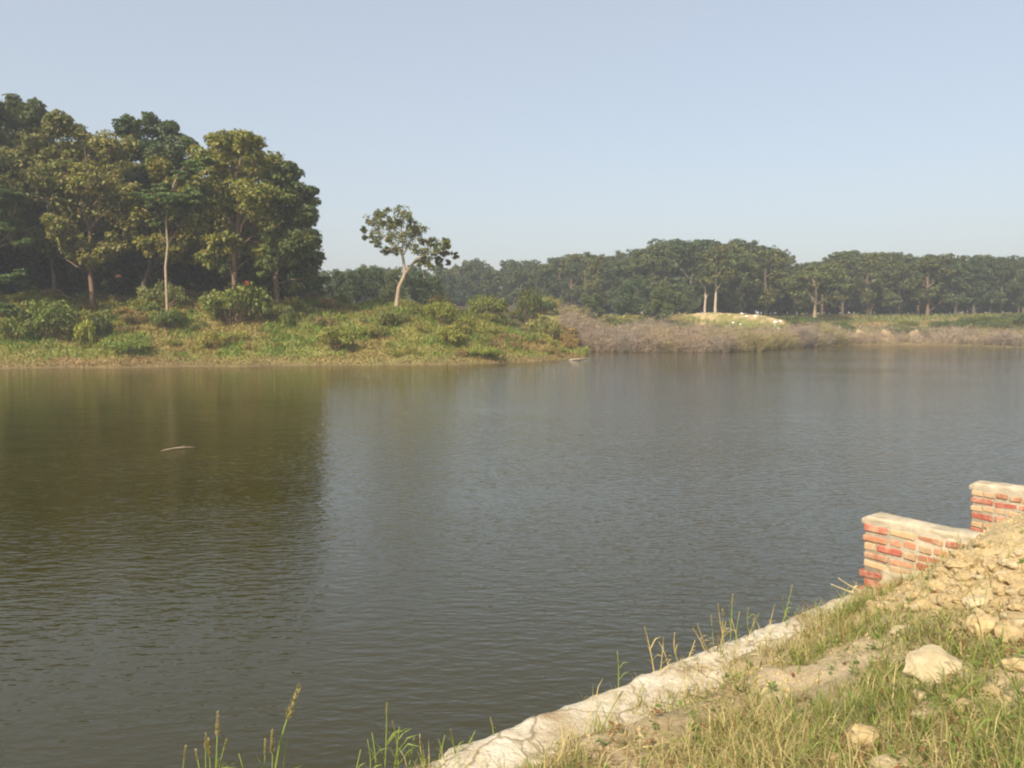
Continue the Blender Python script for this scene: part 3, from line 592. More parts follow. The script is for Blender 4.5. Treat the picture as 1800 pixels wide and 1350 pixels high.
NAMED = [('green', 85, 588, 62, 58, 'wide bright green bush on the bank below the far left trees'), ('green', 410, 566, 66, 64, 'large bright green bush on the bank under the rusty brown trunk'),
    ('green', 30, 598, 40, 40, 'bright green bush nearest the left edge on the bank'), ('green', 292, 578, 30, 34, 'small green bush left of the large bright bush'),
    ('dark', 170, 588, 26, 30, 'small dark bush in a hollow of the bank beside the yellowish sapling'), ('dusk', 372, 612, 28, 26, 'dull green bush low on the bank below the large bright bush'),
    ('meadow', 592, 612, 46, 38, 'rounded grassy green bush halfway along the bank'), ('dark', 682, 575, 22, 20, 'dark low bush just below the lone tree'),
    ('green', 775, 566, 36, 34, 'fresh green bush right of the lone tree'), ('green', 860, 560, 40, 40, 'yellow green bush before the dark round bush'),
    ('dark', 928, 572, 27, 60, 'dark round bush standing tall near the end of the spit'), ('meadow', 795, 606, 34, 32, 'grey green bush low on the spit slope'),
    ('rust', 985, 606, 34, 34, 'dry reddish bush at the tip of the spit'), ('dusk', 955, 600, 36, 40, 'dull green bush between the dark round bush and the spit tip'),
    ('rust', 1000, 618, 22, 26, 'dry straggling bush hanging over the pale rocks at the spit tip'), ('lime', 150, 606, 18, 44, 'yellowish sapling standing on the left bank'),
    ('lime', 225, 620, 42, 22, 'bright lime creeper spreading down the left bank'), ('lime', 190, 612, 20, 16, 'small lime plant beside the bright creeper'),
    ('rust', 240, 570, 30, 20, 'rusty dry bush on the bank under the wood'), ('dusk', 290, 540, 44, 40, 'dull olive bush in front of the pale straight trunk'),
    ('lime', 760, 552, 12, 22, 'slim yellow green sapling right of the lone tree'), ('dusk', 480, 560, 34, 26, 'olive bush right of the large bright bush'), ('lime', 850, 625, 44, 14, 'yellow green grassy clump at the foot of the spit')]
for k, u, v, w, h, lb in NAMED:
    p = land_hit(u, v); m = p[1]/FPX; shrub(k, p[0], p[1], w*m*1.1, h*m*1.6, lb)
cnt = 0
for i in range(180):
    u = rng.uniform(-130, 990); y0 = float(shore_y((u-900)/FPX)); o_ = rng.uniform(2.0, 19) if u < 800 else rng.uniform(1.5, 10); x, y = (u-900)/FPX*(y0+o_), y0+o_
    g_ = float(fbm(x*.2+40, y*.2)); k = rng.choice(['dusk', 'meadow', 'meadow', 'dusk', 'green', 'rust']) if g_ > .42 else rng.choice(['rust', 'meadow', 'dusk'])
    s_ = rng.uniform(.55, 1.35)*(1.0 if o_ > 5 else .7)
    lbs = {'dusk': 'dull green bush among many on the grassy bank', 'meadow': 'grassy green bush among many on the grassy bank', 'green': 'bright green bush among many on the grassy bank', 'rust': 'dry rusty bush among many on the grassy bank'}
    shrub(k, x, y, s_, s_*rng.uniform(.9, 1.7), lbs[k], k+' bushes scattered on the bank')
for i in range(44):      # dark undergrowth along the foot of the wood
    u = rng.uniform(-130, 545); x, y = px_place(u, float(shore_y((u-900)/FPX))+rng.uniform(15, 26)); s_ = rng.uniform(.9, 1.7)
    shrub('dark', x, y, s_, s_*1.1, 'dark bush of the undergrowth at the foot of the left wood', 'undergrowth bushes at the foot of the wood')
for i in range(62):      # far green scrub on the right
    u = rng.uniform(1560, 1900) if i < 38 else rng.uniform(1385, 1600); dd = rng.uniform(112, 124) if u > 1560 else rng.uniform(116, 126); x, y = px_place(u, dd); s_ = rng.uniform(1.2, 2.2)
    shrub('fargreen', x, y, s_*1.2, s_*1.05, 'green bush in the scrub below the far forest '+['right of the mound', 'behind the yellow sand heaps', 'right of the sand heaps', 'by the right edge'][int(np.searchsorted([1500, 1620, 1740], u))], 'green scrub right of the sandy mound', name='scrub_bush')
for i in range(26):
    u = rng.uniform(850, 985); x, y = px_place(u, rng.uniform(74, 92)); s_ = rng.uniform(.9, 1.6)
    shrub(['dusk', 'meadow', 'dark', 'dusk'][i % 4], x, y, s_, s_*1.1, 'bush on the far side of the spit behind the dark round bush', 'bushes on the far side of the spit')
for i in range(16):
    u = rng.uniform(935, 1150); x, y = px_place(u, rng.uniform(96, 112)); s_ = rng.uniform(1.2, 2.0)
    shrub(['dusk', 'fargreen', 'meadow'][i % 3], x, y, s_*1.1, s_*1.3, 'olive bush between the spit and the low trees across the water', 'olive bushes behind the spit')
for i in range(14):
    u = rng.uniform(1185, 1235) if i < 7 else rng.uniform(1250, 1420); x, y = px_place(u, rng.uniform(110, 116)); s_ = rng.uniform(.8, 1.4)
    shrub('fargreen', x, y, s_, s_*.6, 'low green bush beside the sandy mound across the water', 'low bushes round the sandy mound')

# ------------------------------------------------------------------ bank grass (stuff)
def blades(rng, base, h, wdt, lean, col):
    m = len(base); a = rng.rand(m)*2*PI; d_ = np.stack([np.cos(a), np.sin(a), 0*a], -1); sd_ = np.stack([-np.sin(a+rng.normal(size=m)*.6), np.cos(a+rng.normal(size=m)*.6), 0*a], -1)
    up_ = np.array((0, 0, 1.)); h = h[:, None]; w = wdt[:, None]; ln = lean[:, None]
    m1 = base+up_*h*.55+d_*ln*h*.3; tp = base+up_*h*(1-.25*ln)+d_*ln*h
    V = np.stack([base-sd_*w*.5, base+sd_*w*.5, m1+sd_*w*.42, m1-sd_*w*.42, tp], 1).reshape(-1, 3); i = np.arange(m)[:, None]*5
    return V, i+np.array([[0, 1, 2, 3]]), i+np.array([[3, 2, 4]]), np.repeat(col, 5, 0)
r2 = np.random.RandomState(8); N = 90000
u = r2.uniform(-.95, .095, N); o_ = r2.rand(N)**1.1*20+.1; y = shore_y(u)+o_; x = u*y; z = land_z(x, y)
keep = (z > .04); x, y, z, o_ = x[keep], y[keep], z[keep], o_[keep]; N = len(x)
g_ = fbm(x*.18+8, y*.18); g2_ = fbm(x*.6, y*.6+20)
col = np.where((g_ > .56)[:, None], np.array((.20, .152, .056)), np.array((.16, .160, .038)))
col = np.where((g2_ > .56)[:, None], np.array((.125, .165, .032)), col); col = np.where((o_ < .9+.9*g2_)[:, None], np.array((.20, .15, .065)), col)
col = col*(1+.2*r2.normal(size=(N, 1))); hh = (.2+.35*r2.rand(N))*np.clip(.4+o_*.15, .4, 1)*(.5+.9*g2_)
V, Q, T_, C = blades(r2, np.stack([x, y, z-.03], -1), hh, .05+.04*r2.rand(N), .3+r2.rand(N)*1.1, np.clip(col*1.5, .01, 1))
tag(ob('bank_grass', mesh_np('bank_grass', V, [Q, T_], GRASS, C)), 'long olive and rusty grass covering the bank below the left wood', 'grass', kind='stuff')
N = 30000; u = r2.uniform(.1, .9, N); y = shore_y(u)+8+r2.rand(N)*32; x = u*y; z = land_z(x, y); far_ok = np.exp(-((x-MOUND[0])/9)**2-((y-MOUND[1])/4.5)**2) < .5
x, y, z = x[far_ok], y[far_ok], z[far_ok]; N = len(x)
V, Q, T_, C = blades(r2, np.stack([x, y, z-.03], -1), .25+.45*r2.rand(N), .07+.05*r2.rand(N), r2.rand(N)*.8, np.clip(np.where((fbm(x*.2, y*.2) > .5)[:, None], np.array((.16, .17, .05)), np.array((.24, .19, .08)))*(1+.2*r2.normal(size=(N, 1))), .01, 1))
tag(ob('far_grass', mesh_np('far_grass', V, [Q, T_], GRASS, C)), 'dull green grass on the slope below the far forest', 'grass', kind='stuff')
# brown leafless thicket along the far shore (stuff)
V_, T_l, C_l = [], [], []; n0 = 0
N = 7200; u = np.concatenate([r2.uniform(.065, .42, int(N*.58)), r2.uniform(.36, .9, N-int(N*.58))]); y = shore_y(np.maximum(u, .1))+np.where(u < .39, r2.rand(N)*15-.8, r2.rand(N)*11+.4); x = u*y
keep = ~((u > .46) & (u < .53) & (r2.rand(N) < .6)); x, y, u = x[keep], y[keep], u[keep]; N = len(x)
hgt = (.8+1.7*fbm(x*.35+7, y*.35, 3))*(.6+.45*r2.rand(N))*np.where(u < .40, 1.42, 1.12); z = np.maximum(land_z(x, y), -.15)-.1
tone = np.where((fbm(x*.25, y*.25) > .5)[:, None], np.array((.29, .22, .15)), np.array((.24, .195, .145)))*(1+.12*r2.normal(size=(N, 1)))
tint = (fbm(x*.3+50, y*.3) > .6)[:, None]; tone = np.where(tint, np.array((.25, .21, .09)), tone)
B0, B1, W0, CC = [], [], [], []
root = np.stack([x, y, z], -1)
for k in range(4):      # crooked main stems, each with side twigs
    a = r2.rand(N)*2*PI; sp = (.15+.5*r2.rand(N))*hgt; top = root+np.stack([np.cos(a)*sp, np.sin(a)*sp, hgt*(.65+.35*r2.rand(N))], -1)
    B0.append(root); B1.append(top); W0.append(np.full(N, .022)); CC.append(tone)
    for q in range(5):
        f = (.2+.75*r2.rand(N))[:, None]; st = root*(1-f)+top*f; dr = r2.normal(size=(N, 3)); dr[:, 2] = np.abs(dr[:, 2])*.6-.1; dr *= (.32*hgt*(.5+r2.rand(N)))[:, None]/1.4
        B0.append(st); B1.append(st+dr); W0.append(np.full(N, .016)); CC.append(tone*(1+.2*r2.normal(size=(N, 1))))
b0 = np.vstack(B0); b1 = np.vstack(B1); w = np.concatenate(W0)[:, None]; cl = np.vstack(CC); M = len(b0)
sv = np.cross(b1-b0, r2.normal(size=(M, 3))); sv /= np.linalg.norm(sv, axis=1)[:, None]+1e-9
V = np.stack([b0-sv*w, b0+sv*w, b1+sv*w*.35, b1-sv*w*.35], 1).reshape(-1, 3)
tag(ob('dry_thicket', mesh_np('dry_thicket', V, [np.arange(4*M).reshape(-1, 4)], DRY, np.repeat(np.clip(cl, .02, 1), 4, 0))), 'brown leafless thicket standing along the far shore', 'thicket', kind='stuff')

# ------------------------------------------------------------------ rocks, clods
def rock_mesh(seed, mat, sub=2, rough=.28, flat=.75):
    r_ = np.random.RandomState(seed); bm = bmesh.new(); bmesh.ops.create_icosphere(bm, subdivisions=sub, radius=.5)
    pl = r_.normal(size=(7, 3)); pl /= np.linalg.norm(pl, axis=1)[:, None]; dd = .30+.14*r_.rand(7)
    for v in bm.verts:
        c = np.array(v.co)
        for q, k in zip(pl, dd):
            e = c.dot(q)
            if e > k: c = c-q*(e-k)*.85
        c *= 1+rough*(float(fbm(c[0]*4+seed, c[1]*4+c[2]*3))-.5)+rough*.5*(float(fbm(c[0]*13+c[2]*7+seed, c[1]*13-c[2]*6, 3))-.5); c[2] *= flat; v.co = c
    for f in bm.faces: f.smooth = False
    me = bpy.data.meshes.new('rock'); bm.to_mesh(me); bm.free(); me.materials.append(mat); return me
CLAY = noise_mat('dry_clay', [(.3, (.33, .24, .12)), (.55, (.45, .345, .185)), (.8, (.52, .42, .25))], 5, .95, 14, .006, vary=.12)
PALE = noise_mat('pale_stone', [(.3, (.42, .335, .20)), (.7, (.56, .47, .30))], 4, .9, 12, .008, vary=.1)
WHITE = noise_mat('white_stone', [(.3, (.54, .51, .45)), (.7, (.76, .73, .66))], 3, .9, 9, .006)
RK = [rock_mesh(i, CLAY, 3, .75) for i in range(8)]; RP = [rock_mesh(20+i, PALE, 3, .6) for i in range(4)]; RWm = [rock_mesh(30+i, WHITE, 2, .4) for i in range(4)]
RK_RNG = np.random.RandomState(91)
def rock(me, p, w, h, label, group=None, name='clod', cat='clod', d_=None, sink=.25, tilt=.25):
    o = ob(name, me, None, (p[0], p[1], p[2]+h*(.5-sink))); o.scale = (w, d_ or w*RK_RNG.uniform(.75, 1.05), h/.75); o.rotation_euler = (RK_RNG.normal()*tilt, RK_RNG.normal()*tilt, RK_RNG.rand()*6.3)
    return tag(o, label, cat, group)
BIGROCK = [(1640, 1184, 90, 40, 1, 'large flat pale stone lying in the grass in front of the dirt heap'), (1520, 1318, 66, 60, 0, 'blocky yellow clod in the grass near the bottom edge'),
    (1475, 1352, 32, 46, 0, 'upright narrow clod at the bottom edge left of another clod'), (1555, 1358, 52, 36, 1, 'rounded pale clod at the bottom edge below the blocky clod'),
    (1580, 1118, 30, 24, 1, 'small round pale stone alone in the grass'), (1590, 1022, 40, 22, 0, 'yellow clod resting against the foot of the nearer brick wall'), (1566, 1022, 22, 18, 0, 'small clod left of the one against the brick wall'),
    (1725, 1115, 74, 62, 0, 'big crumbly clod low on the dirt heap'), (1778, 1128, 66, 66, 0, 'big clod with dark shaded side right of the crumbly clod'),
    (1715, 1064, 54, 32, 1, 'pale broad clod halfway up the dirt heap'), (1682, 996, 52, 24, 0, 'long smooth clod under the crest of the dirt heap'), (1740, 1000, 36, 24, 0, 'rounded clod right of the long smooth clod'),
    (1612, 1074, 20, 20, 1, 'tiny round pale clod below the brick wall foot'), (1652, 1040, 34, 30, 0, 'yellow clod at the left foot of the dirt heap'), (1660, 1062, 40, 26, 0, 'crumbled clod just below the yellow clod at the heap foot'),
    (1690, 1250, 44, 30, 0, 'clod half hidden by grass right of the large flat stone'), (1618, 1264, 26, 18, 1, 'small flat pale stone in the green grass'), (1790, 1180, 50, 36, 0, 'clod at the right edge under the big clods')]
CLEAR = []
for u, v, w, h, k, lb in BIGROCK:
    p = ground_hit(u, min(v, 1349) if v < 1349 else v)
    if p is None: continue
    m = p[1]/FPX; CLEAR.append((p[0], p[1], w*m*.62)); rock((RP if k else RK)[RK_RNG.randint(4)], p, w*m*(.85 if v < 1140 and w > 40 else 1.05), h*m*(.85 if v < 1140 and w > 40 else 1.1), lb, None, 'stone' if k and 'stone' in lb else 'clod', 'stone' if 'stone' in lb else 'clod', sink=.25, tilt=.12)
made = 0; tries = 0
while made < 280 and tries < 6000:
    tries += 1; u, v = rng.uniform(1530, 1830), rng.uniform(960, 1235)
    p = ground_hit(u, v)
    if p is None: continue
    s_, n_ = sn(p[0], p[1]); hwv = float(heapw(s_, n_))
    if s_ > SW-.06 or n_ < .35 or rng.rand() > hwv*.95+.04 or (v < np.interp(u, [1530, 1640, 1720, 1830], [1000, 1012, 985, 968]) and rng.rand() < .75): continue
    w = (.025+.085*rng.rand()**2.4); rock(RK[rng.randint(8)] if rng.rand() < .8 else RP[rng.randint(4)], p, w, w*rng.uniform(.55, .8), ('small ' if w < .045 else 'fist sized ' if w < .075 else 'large ')+'loose clod '+('just under the crest of the dirt heap' if v < 1045 else 'halfway down the dirt heap' if v < 1120 else 'at the grassy foot of the dirt heap')+(' near the brick wall' if u < 1670 else ' toward the right edge'), 'loose clods on the dirt heap', sink=.15); made += 1
# crumbs of earth (stuff)
ck = Geo(); r3 = np.random.RandomState(12)
oc = np.array([(1, 0, 0), (-1, 0, 0), (0, 1, 0), (0, -1, 0), (0, 0, 1), (0, 0, -1)], float); of = np.array([(0, 2, 4), (2, 1, 4), (1, 3, 4), (3, 0, 4), (2, 0, 5), (1, 2, 5), (3, 1, 5), (0, 3, 5)])
N = 11000; s_ = r3.uniform(-2, SW-.04, N); n_ = r3.uniform(.35, 4, N); ok = r3.rand(N) < .18+.8*heapw(s_, n_); s_, n_ = s_[ok], n_[ok]; N = len(s_)
x, y = xy(s_, n_); z = emb_z(s_, n_); r_ = (.005+.020*r3.rand(N)**2.5)*(1-.3*ss(z, 1.5, 1.7))
V = np.stack([x, y, z], -1)[:, None]+oc[None]*r_[:, None, None]*(.6+.8*r3.rand(N, 6, 1))+r3.normal(size=(N, 6, 3))*r_[:, None, None]*.2
ck.add(V.reshape(-1, 3), None, (of[None]+np.arange(N)[:, None, None]*6).reshape(-1, 3)); tag(ob('earth_crumbs', ck.mesh('earth_crumbs', CLAY)), 'small crumbs of dry earth strewn over the embankment', 'earth', kind='stuff')
# far pale rocks on the mound and sandy heaps, slabs at the spit tip
for i, (u, v, w) in enumerate([(1312, 558, 7), (1328, 558, 7), (1288, 569, 7), (1301, 571, 5), (1363, 568, 8), (1372, 566, 6), (1361, 573, 6), (1368, 579, 6), (1388, 570, 7), (1396, 572, 5), (1412, 572, 6), (1304, 553, 6)]):
    p = P(u, v, 113.5); p[2] = float(land_z(p[0], p[1])); p = land_hit(u, v); m = p[1]/FPX
    rock(RWm[i % 4], p, w*m*.95, w*m*.75, 'white rock scattered below the crest of the sandy mound', 'white rocks on the sandy mound', 'rock', 'rock')
SAND = noise_mat('sand', [(.3, (.30, .22, .115)), (.7, (.44, .335, .19))], 1.2, .95, 3, .1)
def heap_mesh(seed):
    r_ = np.linspace(0, 1, 9); a = np.arange(22)/22*2*PI; A, B = np.meshgrid(r_, a, indexing='ij'); k = .75+.5*fbm(np.cos(B)*1.5+seed*7, np.sin(B)*1.5)
    X_, Y_ = np.cos(B)*A*k, np.sin(B)*A*k; Z_ = (1-A**2.6)*(.25+1.1*fbm(X_*2.1+seed*3, Y_*2.1+5, 4))-.12*A
    I = np.arange(A.size).reshape(A.shape); J = np.roll(I, -1, 1); return mesh_np('sand_heap', np.stack([X_, Y_, Z_], -1).reshape(-1, 3), [np.stack([I[:-1], I[1:], J[1:], J[:-1]], -1).reshape(-1, 4)], SAND)
HM = [heap_mesh(i) for i in range(9)]
for i, (u, v, w, h, lb) in enumerate([(1235, 564, 10, 5, 'tiny sand patch left of the mound'),
        (1520, 580, 34, 9, 'long low heap of yellow sand behind the right thicket'), (1556, 580, 24, 11, 'peaked heap of yellow sand right of the long low heap'), (1608, 581, 26, 8, 'flat heap of yellow sand, rightmost of the three'),
        (1075, 557, 12, 6, 'small sandy heap under the low olive tree'), (1097, 555, 12, 7, 'yellow sandy heap right of the low olive tree'), (1475, 571, 7, 6, 'tiny sandy heap below the spreading pale tree')]):
    dd = 113 if u > 1450 or u < 1120 else 114.5; p = P(u, v, dd); m = dd/FPX; zz = float(land_z(p[0], p[1]))-.1; hgt = max(h*m*.9, p[2]+h*m*.5-zz)
    o = ob('sand_heap', HM[i], None, (p[0], p[1], zz)); o.scale = (w*m*.85, max(w*m*.5, hgt*.8), hgt*.88); tag(o, lb, 'sand heap')
SLABM = noise_mat('slab_rock', [(.3, (.29, .23, .14)), (.7, (.44, .36, .24))], 3, .9, 9, .01); SLAB = [rock_mesh(80+i, SLABM, 3, .6, .5) for i in range(3)]
for u, v, w, h, lb in [(1000, 629, 14, 9, 'pale slab of rock, upper one at the spit tip'), (1010, 632, 24, 8, 'broad pale slab of rock at the water line of the spit tip'), (1022, 631.5, 16, 5, 'thin pale slab of rock reaching into the water'), (1030, 630, 12, 3, 'low brown rock, outermost at the spit tip')]:
    p = on_level(u, v); m = p[1]/FPX; rock(SLAB[RK_RNG.randint(3)], p, w*m*1.0, h*m*.5, lb, None, 'rock', 'rock', sink=.3, tilt=.04)

# ------------------------------------------------------------------ floating stick, red scraps in the wood
G = Geo(); a = on_level(283, 794); b = on_level(344, 786.5); t = np.linspace(0, 1, 8)[:, None]; pts = a*(1-t)+b*t+np.stack([0*t[:, 0], .05*np.sin(t[:, 0]*6), .015+.03*np.sin(t[:, 0]*PI)], -1)
G.tube(pts-a, np.array((.012, .02, .017, .02, .023, .022, .018, .012)), 7); G.tube([pts[4]-a, pts[4]-a+np.array((.1, .05, .06))], [.018, .008], 5)
tag(ob('stick', G.mesh('stick', BARK_LONE, True), None, a), 'thin pale stick floating alone on the dark water', 'stick')
CLOTH = noise_mat('red_cloth', [(.3, (.16, .03, .022)), (.7, (.22, .045, .03))], 6, .9, 8, .02); CLOTH2 = noise_mat('faded_cloth', [(.3, (.24, .10, .06)), (.7, (.32, .15, .09))], 6, .9, 8, .02)
for (u, v, dd, w, h, m_, lb) in [(434, 497, 65.5, .5, .55, CLOTH, 'small red cloth between the trunks of the two big trees'), (208, 485, 67, .9, .35, CLOTH2, 'faded orange cloth on the ground in the shade of the wood')]:
    A, B = np.meshgrid(np.linspace(-1, 1, 9), np.linspace(-1, 1, 7), indexing='ij'); V = np.stack([A*w*.32*(1-.25*(B+1)/2), (fbm(A*2+u, B*2)-.5)*.3, B*h*.34+(fbm(A*3, B*2+u)-.5)*.2], -1).reshape(-1, 3)
    I = np.arange(63).reshape(9, 7); V2 = V+np.array((0, .02, 0)); Q = np.stack([I[:-1, :-1], I[1:, :-1], I[1:, 1:], I[:-1, 1:]], -1).reshape(-1, 4)
    G = Geo(); G.add(V, Q); G.add(V2, Q[:, ::-1]); tag(ob('cloth', G.mesh('cloth', m_, True), None, P(u, v, dd)), lb, 'cloth')

# ------------------------------------------------------------------ foreground grass (stuff) and single stalks (things)
r4 = np.random.RandomState(21); N = 190000
s_ = r4.uniform(-2.6, SW-.03, N); n_ = r4.uniform(.0, 4.3, N)
g1 = fbm(s_*1.3+2, n_*1.3+6, 4); g2_ = fbm(s_*4+12, n_*4, 3); hw_ = heapw(s_, n_)
dens = ss(g1*.6+g2_*.4, .36, .58)*(1-hw_*.93)*ss(n_+(g2_-.5)*.5, .30, .70); dens = np.maximum(dens, .035*(n_ > .15)*(1-hw_))
bx_, by_ = xy(s_, n_)
for cx_, cy_, cr_ in CLEAR: dens = dens*np.where(np.hypot(bx_-cx_, by_-cy_) < cr_, .04, 1)
tuft = ss(fbm(s_*2.6+60, n_*1.2+7, 3), .54, .66)*ss(n_, -.02, .1)*(n_ < .62)*.8; dens = np.maximum(dens, tuft)      # tufts creeping over the coping
ok = r4.rand(N) < dens*.75; s_, n_, g1, g2_ = s_[ok], n_[ok], g1[ok], g2_[ok]; N = len(s_)
x, y = xy(s_, n_); z = np.maximum(emb_z(s_, n_), np.where(n_ < .62, .985, -9))
gr = ss(fbm(s_*.9+20, n_*.9+31)+(n_-1.5)*.07, .42, .66); pick = r4.rand(N)
col = np.where((pick < .26+.50*gr)[:, None], np.array((.20, .235, .055)), np.array((.44, .36, .16))); col = np.where((pick > .93)[:, None], np.array((.26, .13, .06)), col)
col = np.clip(col*(1+.2*r4.normal(size=(N, 1))), .01, .8); hh = (.045+.16*r4.rand(N)**1.8)*(.6+.8*g1)
V, Q, T_, C = blades(r4, np.stack([x, y, z-.01], -1), hh, 0.0026+.0034*r4.rand(N), .35+1.1*r4.rand(N), col)
N2 = 60000; s2, n2 = r4.uniform(-2.6, SW-.03, N2), r4.uniform(.06, 4.3, N2); k2 = fbm(s2*2.2+40, n2*2.2+4, 4); ok = (r4.rand(N2) < ss(k2, .38, .62)*(1-.9*heapw(s2, n2))*np.clip(.12+n2*1.3, 0, 1)); s2, n2 = s2[ok], n2[ok]; N2 = len(s2)
x2, y2 = xy(s2, n2); z2 = np.maximum(emb_z(s2, n2), np.where(n2 < .62, .985, -9))+.004+.03*r4.rand(N2)**2; a2 = r4.rand(N2)*2*PI; L2 = (.02+.09*r4.rand(N2)**1.5)[:, None]; d2 = np.stack([np.cos(a2), np.sin(a2), r4.normal(size=N2)*.22], -1); q2 = np.stack([-np.sin(a2), np.cos(a2), r4.normal(size=N2)*.5], -1)*(.0022+.0025*r4.rand(N2))[:, None]
b2 = np.stack([x2, y2, z2], -1); bend = np.stack([r4.normal(size=N2)*.2, r4.normal(size=N2)*.2, .12*r4.rand(N2)], -1)*L2; Vl = np.stack([b2-d2*L2*.5, b2-q2+bend, b2+d2*L2*.5, b2+q2+bend], 1).reshape(-1, 3)
pk = r4.rand(N2)[:, None]; cl = np.where(pk < .6, np.array((.46, .37, .20)), np.where(pk < .8, np.array((.30, .20, .10)), np.array((.20, .23, .06))))*(1+.2*r4.normal(size=(N2, 1)))
V = np.vstack([V, Vl]); Q = np.vstack([Q, np.arange(4*N2).reshape(-1, 4)+5*N]); C = np.vstack([C, np.repeat(np.clip(cl, .02, .8), 4, 0)])
tag(ob('embankment_grass', mesh_np('embankment_grass', V, [Q, T_], GRASS, C)), 'sparse straw and green grass growing over the embankment', 'grass', kind='stuff')
G = Geo(); K = 0
while K < 520:      # small broad leaved weeds
    s0, n0_ = r4.uniform(-2.2, SW-.4), r4.uniform(.45, 3.6)
    if float(heapw(s0, n0_)) > r4.rand()+.15: continue
    K += 1; x0, y0 = xy(s0, n0_); z0 = float(emb_z(s0, n0_)); c_ = np.array((.13, .19, .04))*(.7+.7*r4.rand()) if r4.rand() < .8 else np.array((.24, .11, .05))
    for j in range(r4.randint(4, 8)):
        a_ = r4.rand()*6.28; L_ = r4.uniform(.018, .05); d_ = np.array((math.cos(a_), math.sin(a_), r4.uniform(.1, .9))); q_ = np.array((-d_[1], d_[0], 0))*L_*.3; b_ = np.array((x0, y0, z0+r4.rand()*.05))
        G.add([b_, b_+d_*L_*.5+q_, b_+d_*L_-np.array((0, 0, L_*.2)), b_+d_*L_*.5-q_], [(0, 1, 2, 3)], None, c_*(.8+.4*r4.rand()))
tag(ob('embankment_weeds', G.mesh('embankment_weeds', GRASS)), 'small broad leaved weeds scattered through the embankment grass', 'weeds', kind='stuff')
STALK = attr_mat('grass_stalk', .8, 20, .12)
GREENS, TAN, STR = (.20, .25, .06), (.40, .34, .20), (.46, .37, .15)
def stalk(root, tip, label, head=.1, leavesn=4, col=GREENS, hcol=TAN, group=None, fat=1., seed=0):
    r_ = np.random.RandomState(seed); root = np.asarray(root); tip = np.asarray(tip); L = np.linalg.norm(tip-root); t_ = thing('grass_stalk', label, 'grass stalk', root, group)
    k = np.linspace(0, 1, 8)[:, None]; side = np.array((r_.normal()*.04, r_.normal()*.04, 0))*L; pts = (tip-root)*k+side*np.sin(k*PI)
    G = Geo(); G.tube(pts, np.linspace(.0042, .0022, 8)*fat, 5, col); ob('stem', G.mesh('stem', STALK), t_)
    for j in range(leavesn):
        q = .08+.6*j/max(1, leavesn)+r_.rand()*.08; p0 = np.array([np.interp(q, k[:, 0], pts[:, c]) for c in range(3)]); a_ = r_.rand()*6.28; ll = L*r_.uniform(.18, .36)
        d_ = np.array((math.cos(a_), math.sin(a_)*.7, 0)); w_ = .007*fat; sd_ = np.array((-d_[1], d_[0], .4)); mid = p0+d_*ll*.45+np.array((0, 0, ll*.55)); tp = p0+d_*ll+np.array((0, 0, ll*r_.uniform(.4, .9)))
        G = Geo(); G.add([p0-sd_*w_*.5, p0+sd_*w_*.5, mid+sd_*w_*.6, mid-sd_*w_*.6, tp], [(0, 1, 2, 3)], [(3, 2, 4)], np.array(col)*(1+.2*r_.normal())); ob('leaf', G.mesh('leaf', GRASS), t_)
    if head:
        G = Geo(); ax = pts[-1]-pts[-3]; ax /= np.linalg.norm(ax); hl = head
        for j in range(80):
            f_ = j/80; p0 = pts[-1]-ax*hl*(1-f_); d_ = r_.normal(size=3); d_ -= ax*d_.dot(ax); d_ /= np.linalg.norm(d_); ll = hl*.25*(1-.6*f_)*r_.uniform(.6, 1.2); e = p0+d_*ll*.55+ax*ll; sd_ = np.cross(ax, d_)*.0042*fat
            G.add([p0, (p0+e)/2+sd_, e, (p0+e)/2-sd_], [(0, 1, 2, 3)], None, np.array(hcol)*(1+.25*r_.normal()))
        ob('seed_head', G.mesh('seed_head', GRASS), t_)
def edge_root(u, n=.02):
    """point on the coping whose image column is u"""
    dx = (u-900)/FPX; best = None
    for s in np.linspace(-4, SW, 1200):
        x, y = xy(s, n); c = abs(x/y*1.0-dx*(math.cos(PITCH)+0.0)/1.0)
        q = np.array((x, y, .99))-np.array((0, 0, EYE)); uu_ = 900+FPX*q[0]/(q.dot(_fwd)); c = abs(uu_-u)
        if best is None or c < best[0]: best = (c, np.array((x, y, .985)))
    return best[1]
